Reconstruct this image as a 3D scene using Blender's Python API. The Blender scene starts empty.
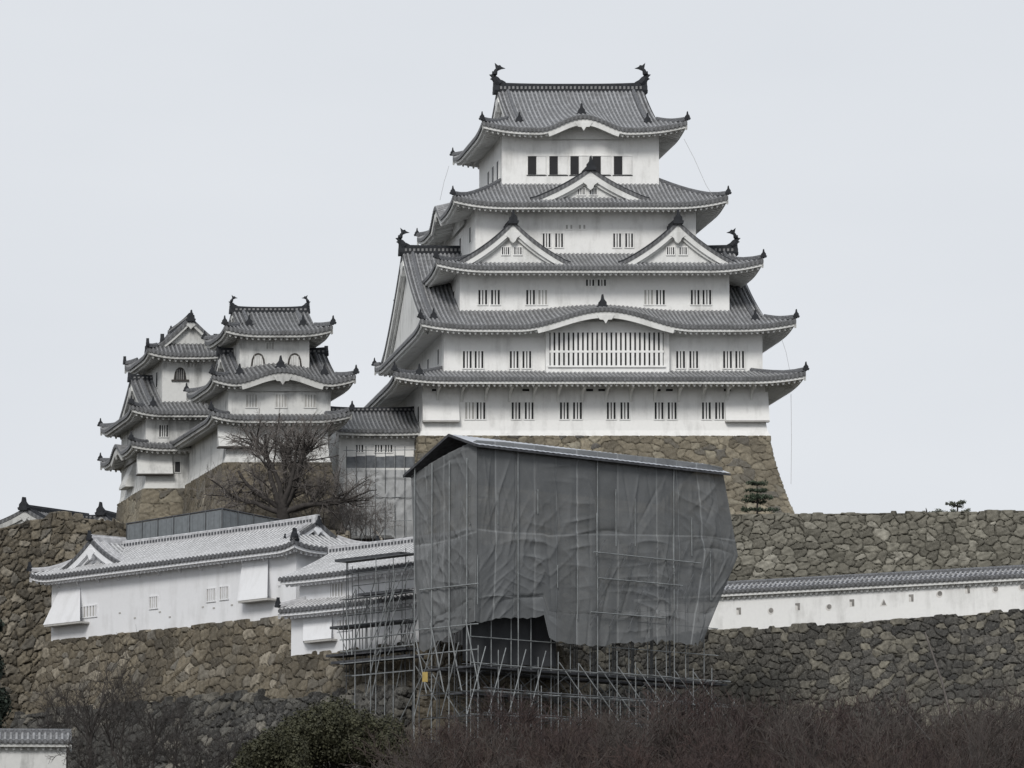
import bpy, math, random
import numpy as np
from mathutils import Vector
random.seed(7); rng = np.random.default_rng(11)
R = math.radians; PI = math.pi
sc = bpy.context.scene
col = sc.collection

# ------------------------------------------------------------------ camera, sky, sun, exposure
FPX, HOR = 4680.0, 1050.0
CAMZ = 1.7
PITCH = math.atan((HOR-384)/FPX)
cam = bpy.data.cameras.new('camera'); camo = bpy.data.objects.new('camera', cam); col.objects.link(camo)
cam.sensor_width = 36; cam.lens = FPX/1024*36; cam.clip_start = 1; cam.clip_end = 9000
camo.location = (0, 0, CAMZ); camo.rotation_euler = (PI/2+PITCH, 0, 0)
sc.camera = camo

SUN_EL, SUN_AZ = R(38), R(196)          # azimuth measured clockwise from +Y
w = bpy.data.worlds.new('World'); sc.world = w; w.use_nodes = True
nt = w.node_tree; bg = nt.nodes['Background']
sky = nt.nodes.new('ShaderNodeTexSky'); sky.sky_type = 'NISHITA'; sky.sun_disc = False
sky.sun_elevation = SUN_EL; sky.sun_rotation = SUN_AZ
hsv = nt.nodes.new('ShaderNodeHueSaturation'); hsv.inputs['Saturation'].default_value = 0.10
nt.links.new(sky.outputs[0], hsv.inputs['Color'])
mx = nt.nodes.new('ShaderNodeMix'); mx.data_type = 'RGBA'; mx.inputs[0].default_value = 0.9
geo = nt.nodes.new('ShaderNodeTexCoord'); mp = nt.nodes.new('ShaderNodeMapping'); mp.inputs['Scale'].default_value = (2.2, 2.2, 7)
nz = nt.nodes.new('ShaderNodeTexNoise'); nz.inputs['Scale'].default_value = 3.0; nz.inputs['Detail'].default_value = 4
cr = nt.nodes.new('ShaderNodeValToRGB')
cr.color_ramp.elements[0].position = .25; cr.color_ramp.elements[0].color = (6.5, 6.83, 7.25, 1)
cr.color_ramp.elements[1].position = .75; cr.color_ramp.elements[1].color = (6.95, 7.25, 7.62, 1)
nt.links.new(geo.outputs['Generated'], mp.inputs[0]); nt.links.new(mp.outputs[0], nz.inputs['Vector']); nt.links.new(nz.outputs[0], cr.inputs[0])
nt.links.new(hsv.outputs[0], mx.inputs['A']); nt.links.new(cr.outputs[0], mx.inputs['B'])
sx = nt.nodes.new('ShaderNodeSeparateXYZ'); nt.links.new(geo.outputs['Generated'], sx.inputs[0])
gr = nt.nodes.new('ShaderNodeValToRGB'); gr.color_ramp.elements[0].position = .02; gr.color_ramp.elements[0].color = (1.04, 1.03, 1.025, 1)
gr.color_ramp.elements[1].position = .42; gr.color_ramp.elements[1].color = (.925, .935, .955, 1); nt.links.new(sx.outputs[2], gr.inputs[0])
m2 = nt.nodes.new('ShaderNodeMix'); m2.data_type = 'RGBA'; m2.blend_type = 'MULTIPLY'; m2.inputs[0].default_value = 1
nt.links.new(mx.outputs['Result'], m2.inputs['A']); nt.links.new(gr.outputs[0], m2.inputs['B'])
nt.links.new(m2.outputs['Result'], bg.inputs[0]); bg.inputs[1].default_value = 0.11
sl = bpy.data.lights.new('sun', 'SUN'); so = bpy.data.objects.new('sun', sl); col.objects.link(so)
sl.energy = 2.0; sl.angle = R(18); sl.color = (1, .97, .93)
so.rotation_euler = (PI/2-SUN_EL, 0, PI-SUN_AZ+0)
sc.view_settings.view_transform = 'Standard'; sc.view_settings.look = 'None'
sc.view_settings.exposure = 0.0; sc.view_settings.gamma = 1; sc.view_settings.use_curve_mapping = False

# ------------------------------------------------------------------ helpers
CP, SP = math.cos(PITCH), math.sin(PITCH)
def ray(px, py):
    a, b = px-512, 384-py
    return np.array([a, FPX*CP - b*SP, FPX*SP + b*CP])
def at(px, py, Y):
    d = ray(px, py); t = Y/d[1]
    return np.array([0, 0, CAMZ]) + d*t

class Fr:
    """a plan frame: origin, u axis (along the front), v axis (towards the back), z up"""
    def __init__(s, O, ua=0., va=0.):
        s.O = np.array(O, float)
        s.U = np.array([math.cos(R(ua)), math.sin(R(ua)), 0]); s.V = np.array([-math.sin(R(va)), math.cos(R(va)), 0])
        s.Z = np.array([0, 0, 1.])
    def turned(s):
        f = Fr(s.O); f.U = s.V.copy(); f.V = -s.U; return f
    def lin(s, p): p = np.asarray(p, float); return p[..., :1]*s.U + p[..., 1:2]*s.V + p[..., 2:3]*s.Z
    def P(s, u, v, z): return s.O + u*s.U + v*s.V + z*s.Z
    def uz(s, px, py, v):
        d = ray(px, py); c = np.array([0, 0, CAMZ])
        A = np.array([[d[0], -s.U[0]], [d[1], -s.U[1]]]); b = (s.O + v*s.V - c)[:2]
        t, u = np.linalg.solve(A, b)
        return u, (c+d*t)[2]-s.O[2]
    def vz(s, px, py, u):
        d = ray(px, py); c = np.array([0, 0, CAMZ])
        A = np.array([[d[0], -s.V[0]], [d[1], -s.V[1]]]); b = (s.O + u*s.U - c)[:2]
        t, v = np.linalg.solve(A, b)
        return v, (c+d*t)[2]-s.O[2]

WL = {}
def tag(o, label=None, cat=None, group=None, kind=None):
    if label: o['label'] = label
    if cat: o['category'] = cat
    if group: o['group'] = group
    if kind or cat: o['kind'] = kind or 'thing'
    return o
def empty(name, loc, label=None, cat=None, group=None, kind=None):
    o = bpy.data.objects.new(name, None); col.objects.link(o); o.location = Vector([float(x) for x in loc])
    o.empty_display_size = .5
    WL[o.name] = np.array(loc, float); tag(o, label, cat, group, kind); return o
def copy_tree(o, parent=None):
    c = o.copy(); col.objects.link(c); c.parent = parent
    for ch in [x for x in o.children]: copy_tree(ch, c)
    return c

class MB:
    def __init__(s): s.subs = []; s.v = []; s.n = 0; s.f = []; s.m = []; s.uv = []; s.att = []; s.hasatt = False
    def add(s, pts, faces, mat=0, uv=None, att=None):
        pts = np.asarray(pts, float).reshape(-1, 3)
        s.v.append(pts); k = s.n; s.n += len(pts)
        s.uv.append(np.zeros((len(pts), 2)) if uv is None else np.asarray(uv, float).reshape(-1, 2))
        if att is not None: s.hasatt = True
        s.att.append(np.zeros((len(pts), 4)) if att is None else np.asarray(att, float).reshape(-1, 4))
        for f in faces: s.f.append([i+k for i in f]); s.m.append(mat)
        return s
    def box(s, a0, a1, b0, b1, c0, c1, mat=0):
        p = [(x, y, z) for z in (c0, c1) for y in (b0, b1) for x in (a0, a1)]
        s.add(p, [(0, 2, 3, 1), (4, 5, 7, 6), (0, 1, 5, 4), (2, 6, 7, 3), (0, 4, 6, 2), (1, 3, 7, 5)], mat); return s
    def grid(s, P, mat=0, uv=None, flip=False, att=None):
        P = np.asarray(P, float); n, m = P.shape[:2]
        i, j = np.meshgrid(np.arange(n-1), np.arange(m-1), indexing='ij'); a = (i*m+j).ravel()
        F = np.stack([a, a+m, a+m+1, a+1], 1)
        if flip: F = F[:, ::-1]
        s.add(P.reshape(-1, 3), F.tolist(), mat, uv, att); return s
    def tube(s, path, rad, n=6, mat=0, cap=True):
        path = np.asarray(path, float); k = len(path); rad = np.broadcast_to(np.asarray(rad, float), (k,))
        T = np.gradient(path, axis=0); T /= np.linalg.norm(T, axis=1)[:, None]+1e-9
        ref = np.array([0, 0, 1.]) if abs(T[0][2]) < .9 else np.array([1., 0, 0])
        A = np.cross(T, ref); A /= np.linalg.norm(A, axis=1)[:, None]+1e-9; B = np.cross(T, A)
        th = np.arange(n)*2*PI/n
        P = path[:, None]+rad[:, None, None]*(np.cos(th)[None, :, None]*A[:, None]+np.sin(th)[None, :, None]*B[:, None])
        F = [(i*n+j, i*n+(j+1) % n, (i+1)*n+(j+1) % n, (i+1)*n+j) for i in range(k-1) for j in range(n)]
        if cap: F += [tuple(range(n))[::-1], tuple((k-1)*n+j for j in range(n))]
        s.add(P, F, mat); return s
    def sweep(s, path, sec, mat=0):
        """sec: closed list of (side, up) offsets; swept with a level side axis"""
        path = np.asarray(path, float); T = np.gradient(path, axis=0); T[:, 2] = 0; T /= np.linalg.norm(T, axis=1)[:, None]+1e-9
        S = np.stack([T[:, 1], -T[:, 0], 0*T[:, 0]], 1); sec = np.asarray(sec, float); n = len(sec); k = len(path)
        P = path[:, None]+sec[None, :, :1]*S[:, None]; P[:, :, 2] += sec[None, :, 1]
        F = [(i*n+j, i*n+(j+1) % n, (i+1)*n+(j+1) % n, (i+1)*n+j) for i in range(k-1) for j in range(n)]
        F += [tuple(range(n))[::-1], tuple((k-1)*n+j for j in range(n))]
        s.add(P, F, mat); return s
    def poly(s, out, b0, b1, axis='v', mat=0):
        """extrude an outline of (a, z) between b0 and b1 along the axis"""
        n = len(out)
        f = (lambda a, b, z: (a, b, z)) if axis == 'v' else (lambda a, b, z: (b, a, z))
        p = [f(a, b0, z) for a, z in out]+[f(a, b1, z) for a, z in out]
        F = [tuple(range(n)), tuple(range(n, 2*n))[::-1]]+[(i, i+n, (i+1) % n+n, (i+1) % n) for i in range(n)]
        s.add(p, F, mat); return s
    def build(s, name, mats, fr=None, parent=None, loc=(0, 0, 0), smooth=False):
        V = np.concatenate(s.v) if s.v else np.zeros((0, 3)); 
        if fr is not None: V = fr.lin(V)
        me = bpy.data.meshes.new(name)
        me.from_pydata(V.tolist(), [], s.f)
        mats = mats if isinstance(mats, (list, tuple)) else [mats]
        for m in mats: me.materials.append(m)
        if len(mats) > 1: me.polygons.foreach_set('material_index', np.array(s.m, np.int32))
        li = np.zeros(len(me.loops), np.int32); me.loops.foreach_get('vertex_index', li)
        ul = me.uv_layers.new(name='UVMap'); UV = np.concatenate(s.uv)[li]; ul.data.foreach_set('uv', UV.ravel())
        if s.hasatt:
            at_ = me.color_attributes.new('stone', 'FLOAT_COLOR', 'POINT'); at_.data.foreach_set('color', np.concatenate(s.att).ravel())
        if smooth: me.polygons.foreach_set('use_smooth', np.ones(len(me.polygons), bool))
        me.update()
        o = bpy.data.objects.new(name, me); col.objects.link(o)
        wl = (fr.P(*loc) if fr is not None else np.array(loc, float))
        if parent is not None:
            o.parent = parent; o.location = Vector((wl-WL[parent.name]).tolist())
        else: o.location = Vector(wl.tolist())
        WL[o.name] = wl
        return o

# ------------------------------------------------------------------ materials
def newmat(name, colr=(.5, .5, .5), rough=.8, spec=.3, metal=0):
    m = bpy.data.materials.new(name); m.use_nodes = True; b = m.node_tree.nodes['Principled BSDF']
    b.inputs['Base Color'].default_value = (*colr, 1); b.inputs['Roughness'].default_value = rough
    b.inputs['Specular IOR Level'].default_value = spec; b.inputs['Metallic'].default_value = metal
    return m, m.node_tree, b
def N(t, typ, **kw):
    n = t.nodes.new(typ)
    for k, v in kw.items():
        if k.startswith('i_'): n.inputs[k[2:].replace('_', ' ')].default_value = v
        else: setattr(n, k, v)
    return n
def ramp(t, src, stops):
    r = t.nodes.new('ShaderNodeValToRGB'); e = r.color_ramp.elements
    while len(e) < len(stops): e.new(.5)
    for el, (p, c) in zip(e, stops): el.position = p; el.color = (*c, 1) if len(c) == 3 else c
    t.links.new(src, r.inputs[0]); return r.outputs[0]
def mixc(t, fac, a, b, mode='MIX'):
    m = t.nodes.new('ShaderNodeMix'); m.data_type = 'RGBA'; m.blend_type = mode
    for s_, v in ((m.inputs[0], fac), (m.inputs['A'], a), (m.inputs['B'], b)):
        if isinstance(v, (int, float)): s_.default_value = v
        elif isinstance(v, tuple): s_.default_value = (*v, 1)
        else: t.links.new(v, s_)
    return m.outputs['Result']
def noise(t, vec, scale, detail=3, rough=.55, stretch=None):
    if stretch:
        mp_ = t.nodes.new('ShaderNodeMapping'); mp_.inputs['Scale'].default_value = stretch; t.links.new(vec, mp_.inputs[0]); vec = mp_.outputs[0]
    n = t.nodes.new('ShaderNodeTexNoise'); n.inputs['Scale'].default_value = scale; n.inputs['Detail'].default_value = detail
    n.inputs['Roughness'].default_value = rough; t.links.new(vec, n.inputs['Vector']); return n.outputs[0]
def bump(t, b, h, strength=.5, dist=.05):
    n = t.nodes.new('ShaderNodeBump'); n.inputs['Strength'].default_value = strength; n.inputs['Distance'].default_value = dist
    t.links.new(h, n.inputs['Height']); t.links.new(n.outputs[0], b.inputs['Normal'])
def geom(t): return t.nodes.new('ShaderNodeNewGeometry').outputs['Position']

def plaster(name, base, stain, amt=.55):
    m, t, b = newmat(name, base, .85, .2); g = geom(t)
    streak = noise(t, g, 1.0, 5, .6, (1.3, 1.3, .22)); blot = noise(t, g, .33, 6, .68); fine = noise(t, g, 4, 3)
    f = t.nodes.new('ShaderNodeMath'); f.operation = 'MULTIPLY'; t.links.new(streak, f.inputs[0]); t.links.new(blot, f.inputs[1])
    c = ramp(t, f.outputs[0], [(.24, base), (.24+amt*.35, stain)])
    c = mixc(t, ramp(t, fine, [(.35, (.0,)*3), (.75, (.12,)*3)]), c, stain)
    t.links.new(c, b.inputs['Base Color']); bump(t, b, fine, .15, .03); return m
PL = plaster('white_plaster', (.84, .838, .82), (.6, .595, .575))
PLW = plaster('fresh_white_plaster', (.78, .785, .80), (.60, .60, .60), .8)
PLO = plaster('weathered_plaster', (.66, .66, .64), (.28, .28, .27), .5)
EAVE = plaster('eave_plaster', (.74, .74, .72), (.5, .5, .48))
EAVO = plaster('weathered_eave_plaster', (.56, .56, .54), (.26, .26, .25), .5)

def tiles(name, rib, pan, dirt, course=.25):
    m, t, b = newmat(name, pan, .55, .4)
    uv = t.nodes.new('ShaderNodeUVMap').outputs[0]; sp = t.nodes.new('ShaderNodeSeparateXYZ'); t.links.new(uv, sp.inputs[0])
    def fr_(o, k=1.):
        a = N(t, 'ShaderNodeMath', operation='MULTIPLY'); t.links.new(o, a.inputs[0]); a.inputs[1].default_value = k
        c = N(t, 'ShaderNodeMath', operation='FRACT'); t.links.new(a.outputs[0], c.inputs[0]); return c.outputs[0]
    u = fr_(sp.outputs[0]); v = fr_(sp.outputs[1], 1/.6)
    base = ramp(t, u, [(.0, pan), (.22, pan), (.34, rib), (.66, rib), (.78, pan)])
    g = geom(t)
    vv = ramp(t, v, [(0, (1, 1, 1)), (.12, (1, 1, 1)), (.2, (0, 0, 0))])
    base = mixc(t, mixc(t, .25, (0, 0, 0), vv), base, tuple(min(1, x*1.7) for x in rib))
    nn = noise(t, g, .9, 5, .65); n2 = noise(t, g, 7, 2)
    base = mixc(t, ramp(t, nn, [(.40, (0, 0, 0)), (.68, (.7,)*3)]), base, dirt)
    base = mixc(t, ramp(t, n2, [(.4, (0, 0, 0)), (.8, (.35,)*3)]), base, tuple(x*.5 for x in dirt))
    n4 = noise(t, g, 2.6, 4, .7); base = mixc(t, ramp(t, n4, [(.52, (0, 0, 0)), (.72, (.4,)*3)]), base, tuple(min(1, x*1.35) for x in rib))
    t.links.new(base, b.inputs['Base Color']); return m
TL = tiles('grey_tile', (.34, .343, .35), (.115, .118, .124), (.13, .13, .13))
TLO = tiles('old_tile', (.25, .252, .256), (.07, .072, .076), (.09, .09, .088))
TLW = tiles('plastered_tile', (.60, .60, .605), (.13, .132, .138), (.34, .34, .34))
def plain(name, c, var=.3, rough=.7, spec=.3, scale=3, metal=0):
    m, t, b = newmat(name, c, rough, spec, metal); g = geom(t)
    n = noise(t, g, scale, 4)
    k = ramp(t, n, [(.3, tuple(x*(1-var) for x in c)), (.7, tuple(min(1, x*(1+var)) for x in c))]); t.links.new(k, b.inputs['Base Color']); return m
TD = plain('dark_tile', (.075, .078, .085), .35, .55)
TDO = plain('dark_ridge_tile', (.024, .026, .03), .35, .7, .25)
RIDGE = plain('ridge_tile', (.13, .133, .14), .5, .6, scale=9)
DARK = plain('dark_opening', (.012, .012, .014), .2, .5)
WOODD = plain('dark_wood', (.05, .045, .04), .3)
STEEL = plain('galvanised_pipe', (.21, .222, .225), .3, .45, .5, 2)
STEELD = plain('weathered_pipe', (.085, .09, .094), .35, .5, .5, 2)
PLANK = plain('scaffold_plank', (.06, .062, .068), .4)
SHEET = plain('roofing_sheet', (.46, .48, .52), .12, .35, .5, .8)
YEL = plain('yellow_sign', (.38, .28, .09), .15)
BARK = plain('bark', (.045, .04, .037), .35, .9)
BARKG = plain('grey_bark', (.085, .078, .075), .35, .9)
TWG = plain('grey_brown_twig', (.15, .135, .125), .3, .9)
TWR = plain('reddish_twig', (.072, .05, .045), .3, .9)
TWG2 = plain('dull_grey_twig', (.075, .064, .058), .3, .9)
TWB = plain('brown_twig', (.062, .048, .041), .3, .9)
TWIG = plain('purple_brown_twig', (.052, .038, .036), .3, .9)
LEAFD = plain('pine_needles', (.06, .078, .052), .4, .8, scale=2)
LEAFG = plain('grey_green_needles', (.11, .12, .09), .4, .8)
LEAFO = plain('olive_leaf', (.05, .05, .028), .5, .7, scale=1.5)
LEAFB = plain('dark_conifer_leaf', (.022, .03, .022), .4, .8, scale=1)

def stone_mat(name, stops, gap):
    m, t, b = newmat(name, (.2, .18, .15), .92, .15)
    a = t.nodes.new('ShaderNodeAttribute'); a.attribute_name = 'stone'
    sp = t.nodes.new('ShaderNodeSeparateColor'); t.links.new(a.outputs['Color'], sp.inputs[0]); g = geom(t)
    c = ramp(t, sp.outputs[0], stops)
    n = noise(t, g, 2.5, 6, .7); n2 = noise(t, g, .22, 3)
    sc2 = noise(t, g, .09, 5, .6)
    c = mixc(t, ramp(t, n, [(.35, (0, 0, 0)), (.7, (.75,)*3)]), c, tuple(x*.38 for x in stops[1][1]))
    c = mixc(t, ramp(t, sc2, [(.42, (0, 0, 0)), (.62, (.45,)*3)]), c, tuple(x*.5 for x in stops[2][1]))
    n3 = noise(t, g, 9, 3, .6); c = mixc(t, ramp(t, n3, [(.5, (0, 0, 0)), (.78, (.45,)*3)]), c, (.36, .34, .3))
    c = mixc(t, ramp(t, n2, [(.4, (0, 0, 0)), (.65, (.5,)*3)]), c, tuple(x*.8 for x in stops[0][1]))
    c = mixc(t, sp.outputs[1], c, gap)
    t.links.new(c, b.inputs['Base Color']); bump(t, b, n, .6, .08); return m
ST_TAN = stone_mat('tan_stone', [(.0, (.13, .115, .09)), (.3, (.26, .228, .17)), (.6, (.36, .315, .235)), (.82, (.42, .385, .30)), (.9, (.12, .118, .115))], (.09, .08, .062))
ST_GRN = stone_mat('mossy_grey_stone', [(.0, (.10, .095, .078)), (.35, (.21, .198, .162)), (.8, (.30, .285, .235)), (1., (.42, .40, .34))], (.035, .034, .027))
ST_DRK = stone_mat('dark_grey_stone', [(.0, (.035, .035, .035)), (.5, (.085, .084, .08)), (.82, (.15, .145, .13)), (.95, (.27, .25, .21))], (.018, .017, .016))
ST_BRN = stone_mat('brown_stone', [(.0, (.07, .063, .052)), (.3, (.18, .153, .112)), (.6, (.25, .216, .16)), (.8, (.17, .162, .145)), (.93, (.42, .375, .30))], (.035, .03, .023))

# ------------------------------------------------------------------ roofs
RIBP = .36
SIDE = {'F': lambda r, t, d: (r[0]+t, r[2]+d), 'B': lambda r, t, d: (r[1]-t, r[3]-d),
        'L': lambda r, t, d: (r[0]+d, r[3]-t), 'R': lambda r, t, d: (r[1]-d, r[2]+t)}
ONI = [(-.42, -.25), (-.5, .0), (-.36, .06), (-.34, .34), (-.2, .5), (-.12, .62), (-.05, 1.05), (.05, 1.05), (.12, .62), (.2, .5), (.34, .34), (.36, .06), (.5, .0), (.42, -.25)]
def oni(mb, u, v, z, k=1., axis='v', mat=0, th=.22):
    mb.poly([(((u if axis == 'v' else v)+a*k), z+b*k) for a, b in ONI], (v if axis == 'v' else u)-th*k, (v if axis == 'v' else u)+th*k, axis, mat)
def sub(mb, name):
    n = MB(); mb.subs.append((name, n)); return n
def shachi(mb, u, v, z, s=1., k=1., mat=0):
    """fish ornament standing on the ridge end; s is +1 when its back faces +u"""
    P = [(-.1, .0), (.18, .3), (.42, .7), (.46, 1.15), (.3, 1.6), (.02, 1.95)]
    rad = [.46, .46, .40, .30, .2, .1]
    mb.tube([(u+s*a*k, v, z+b*k) for a, b in P], [x*k for x in rad], 8, mat)
    mb.poly([(u+s*a*k, z+b*k) for a, b in [(.3, 1.45), (.35, 1.9), (.45, 2.45), (.1, 2.15), (-.15, 2.2), (-.3, 2.0), (-.75, 1.8), (-.3, 1.72)][::int(s)]], v-.06*k, v+.06*k, 'v', mat)
    mb.poly([(u+s*a*k, z+b*k) for a, b in [(.5, .3), (.98, .6), (.78, .75), (1.08, 1.1), (.76, 1.15), (.72, 1.5), (.3, 1.4), (.3, .4)][::int(s)]], v-.05*k, v+.05*k, 'v', mat)
    mb.poly([(u+s*a*k, z+b*k) for a, b in [(-.6, -.3), (-.75, .2), (-.3, .45), (.4, .45), (.6, .2), (.6, -.3)][::int(s)]], v-.3*k, v+.3*k, 'v', mat)
RSEC = [(-.2, -.15), (-.2, .22), (-.11, .3), (-.11, .38), (.11, .38), (.11, .3), (.2, .22), (.2, -.15)]

def ribs(t0, t1):
    k = np.arange(math.floor(t0/(RIBP/4))-1, math.ceil(t1/(RIBP/4))+2)*RIBP/4+RIBP/8; k = k[(k > t0+1e-4) & (k < t1-1e-4)]
    return np.concatenate([[t0], k, [t1]])
class Roof:
    """one tier: rect = eave rectangle (u0,u1,v0,v1); ze = eave height; prof(r) = rise over run r"""
    def __init__(s, rect, ze, a, b, o, lift=.5, gable=None, bumps=None, Rmax=None, Lc=5., band=.24):
        s.r = rect; s.ze = ze; s.a = a; s.b = b; s.o = o; s.lift = lift; s.g = gable; s.bumps = bumps or {}; s.Lc = Lc; s.band = band
        s.Lf = rect[1]-rect[0]; s.Ls = rect[3]-rect[2]
        s.R = Rmax if Rmax else s.Ls/2
    def prof(s, r): return s.a*r+s.b*r*r
    def L(s, side): return s.Lf if side in 'FB' else s.Ls
    def bmp(s, side, t):
        if side not in s.bumps: return t*0.
        tc, hw, A = s.bumps[side]; x = np.clip(np.abs(t-tc)/hw, 0, 1)
        return A*(np.cos(PI/2*x)**2)
    def z(s, side, t, r, flat=False):
        t = np.asarray(t, float); r = np.asarray(r, float); d = np.minimum(t, s.L(side)-t)
        z = s.ze+s.prof(r)*(0 if flat else 1)
        Rl = s.R if s.g is None else max(s.g)+1.5
        Rl = max(min(Rl, 5), 2.)
        z = z+s.lift*np.clip(1-d/s.Lc, 0, 1)**2.3*np.clip(1-r/Rl*.8, 0, 1)
        return z+s.bmp(side, t)*np.clip(1-r/max(s.R if s.g is None else 6., 2.5), 0, 1)
    def patch(s, mb, side, t0, t1, rmax, mat=0, rows=8):
        ts = ribs(t0, t1); n = len(ts); rm = np.array([max(rmax(t), 1e-3) for t in ts])
        q = np.linspace(0, 1, rows)**1.1
        T = np.repeat(ts[:, None], rows, 1); Rr = rm[:, None]*q[None, :]
        ph = (T/RIBP) % 1.; h = np.where((ph > .28) & (ph < .72), .10, 0.)
        u, v = SIDE[side](s.r, T, Rr); P = np.stack([u, v, s.z(side, T, Rr)+h], -1)
        mb.grid(P, mat, np.stack([T/RIBP, Rr*1.1], -1), flip=False)
    def build_into(s, tl, ev, rd, sides='FBLR'):
        """tl: tile mesh builder (0 tile, 1 edge band), ev: eave plaster, rd: ridges (dark)"""
        for sd in sides:
            L = s.L(sd); 
            if s.g is not None and sd in 'FB':
                gl, gr = s.g if sd == 'F' else s.g[::-1]
                s.patch(tl, sd, 0, gl, lambda t: t); s.patch(tl, sd, gl, L-gr, lambda t: s.R, rows=14); s.patch(tl, sd, L-gr, L, lambda t: L-t)
            elif s.g is not None:
                g = (s.g[0] if sd == 'L' else s.g[1])+.9
                s.patch(tl, sd, 0, L, lambda t: min(g, t, L-t))
            else: s.patch(tl, sd, 0, L, lambda t: min(s.R, t, L-t))
            # eave bands
            ts = ribs(0, L); n = len(ts)
            E = s.z(sd, ts, 0*ts); bm = s.bmp(sd, ts)
            ph = (ts/RIBP) % 1.; sc_ = np.where((ph > .28) & (ph < .72), .10, 0.)
            def strip(mb, rows, mat):
                P = []
                for (d, dz) in rows:
                    tt = np.clip(ts, d, L-d) if d > 0 else ts
                    u, v = SIDE[sd](s.r, tt, d+0*ts); P.append(np.stack([u+0*ts, v+0*ts, E+dz], -1))
                mb.grid(np.stack(P, 1), mat, np.stack([np.repeat((ts/RIBP)[:, None], len(rows), 1), np.zeros((n, len(rows)))], -1), flip=True)
            strip(tl, [(-.0, sc_+.0), (.0, -s.band-.5*sc_), (.18, -s.band)], 1)
            fas = .26+np.where(bm > .12*(s.bumps.get(sd, (0, 0, 1))[2]), .32, 0.)
            strip(ev, [(.14, -s.band+.03), (.14, -s.band-fas), (.34, -s.band-fas), (.34, -s.band-.02)], 0)
            # rafters: square wave soffit
            pr = .46; m_ = max(8, int(L/pr)*4); tt = np.linspace(0, L, m_+1); k = np.arange(m_+1) % 4
            off = np.where(k < 2, 0., .36); P = []
            for d, dz in ((.345, -s.band-.1), (.36, -s.band-.46), (.38, -s.band-.46), (s.o+.15, -s.band-.46+.30*(s.o-.4))):
                dd = np.minimum(d, np.minimum(tt, L-tt)); u, v = SIDE[sd](s.r, tt, dd)
                zz = s.z(sd, tt, 0*tt)+dz+(off if d > .35 else 0.)+(-.0)
                P.append(np.stack([u, v, zz], -1))
            ev.grid(np.stack(P, 1), 0, flip=True)
            if sd in s.bumps:   # wall closing the arch under an undulating eave
                tc, hw, A = s.bumps[sd]; tt = np.linspace(tc-hw, tc+hw, 40); d = s.o-.25
                u, v = SIDE[sd](s.r, tt, d+0*tt); top = s.z(sd, tt, 0*tt)-s.band+.05
                ev.grid(np.stack([np.stack([u, v, s.ze-.6+0*tt], -1), np.stack([u, v, top], -1)], 1), 0)
                u, v = SIDE[sd](s.r, np.array([tc]), np.array([.1]))
                gp = [(-.75, .1), (-.5, -.28), (-.2, -.3), (0, -.62), (.2, -.3), (.5, -.28), (.75, .1)]
                zc = s.ze+A-s.band-.45
                if sd in 'FB': ev.poly([(u[0]+a, zc+b) for a, b in gp], v[0]-.02, v[0]+.1, 'v', 0)
                else: ev.poly([(v[0]+a, zc+b) for a, b in gp], u[0]-.02, u[0]+.1, 'u', 0)
        # hip ridges
        crn = {'FL': ('F', 1), 'FR': ('F', -1), 'BL': ('B', -1), 'BR': ('B', 1)}
        for key, (sd, sg) in crn.items():
            if not all(c in sides for c in key): continue
            if s.g is not None: rm = s.g[0] if key[1] == 'L' else s.g[1]
            else: rm = min(s.R, s.Ls/2)
            rr = np.linspace(.0, rm, 9); L = s.L(sd); tt = rr if sg > 0 else L-rr
            u, v = SIDE[sd](s.r, tt, rr); z = s.z(sd, tt, rr)
            path = np.stack([u, v, z+.06+.15*np.clip(1-rr/1.2, 0, 1)], -1)
            hr = sub(rd, 'hip_ridge'); hr.sweep(path, [(x*.75, y*.62) for x, y in RSEC], 2)
            oni(hr, path[0][0], path[0][1], path[0][2]+.1, .55, 'v')
        if s.g is not None and 'L' in sides:
            for sd, gi, sg in (('L', s.g[0], 1), ('R', s.g[1], -1)):
                ug = s.r[0]+gi if sd == 'L' else s.r[1]-gi
                q_ = min(1., max(.45, s.R/9))
                gq = max(gi*.75, min(1.5, s.R*.3)); vv = np.concatenate([np.linspace(s.r[2]+gq, s.r[2]+s.R, 12), np.linspace(s.r[2]+s.R, s.r[3]-gq, 12)[1:]])
                rr = np.minimum(vv-s.r[2], s.r[3]-vv); zz = s.ze+s.prof(rr)
                cap_ = np.stack([ug+sg*.0+0*vv, vv, zz], -1)
                h = np.stack([cap_+[0, 0, .12], cap_+[-sg*.0, 0, -.18]], 1); 
                # tile edge, barge board, inner board, pediment
                for dz0, dz1, du, du2, mb_, mt in ((.14, -.2, -.02, .3, tl, 1), (-.2, -.2-.65*q_, .06, .3, ev, 0), (-.75*q_, -1.15*q_, .32, .5, ev, 0)):
                    a_ = [(v_, z_+dz0) for v_, z_ in zip(vv, zz)]+[(v_, z_+dz1) for v_, z_ in zip(vv[::-1], zz[::-1])]
                    n_ = len(vv)
                    pts = [(ug+sg*du, v_, z_+dz0) for v_, z_ in zip(vv, zz)]+[(ug+sg*du, v_, z_+dz1) for v_, z_ in zip(vv, zz)]+[(ug+sg*du2, v_, z_+dz1) for v_, z_ in zip(vv, zz)]+[(ug+sg*du2, v_, z_+dz0) for v_, z_ in zip(vv, zz)]
                    F = [(i, i+1, n_+i+1, n_+i) for i in range(n_-1)]+[(n_+i, n_+i+1, 2*n_+i+1, 2*n_+i) for i in range(n_-1)]+[(2*n_+i, 2*n_+i+1, 3*n_+i+1, 3*n_+i) for i in range(n_-1)]
                    mb_.add(pts, F, mt, [(v_/RIBP, 0) for v_ in vv]*4)
                zb = s.ze+s.prof(gi)-.2
                top = [(v_, max(z_-.3, zb+.01)) for v_, z_ in zip(vv, zz)]
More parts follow.
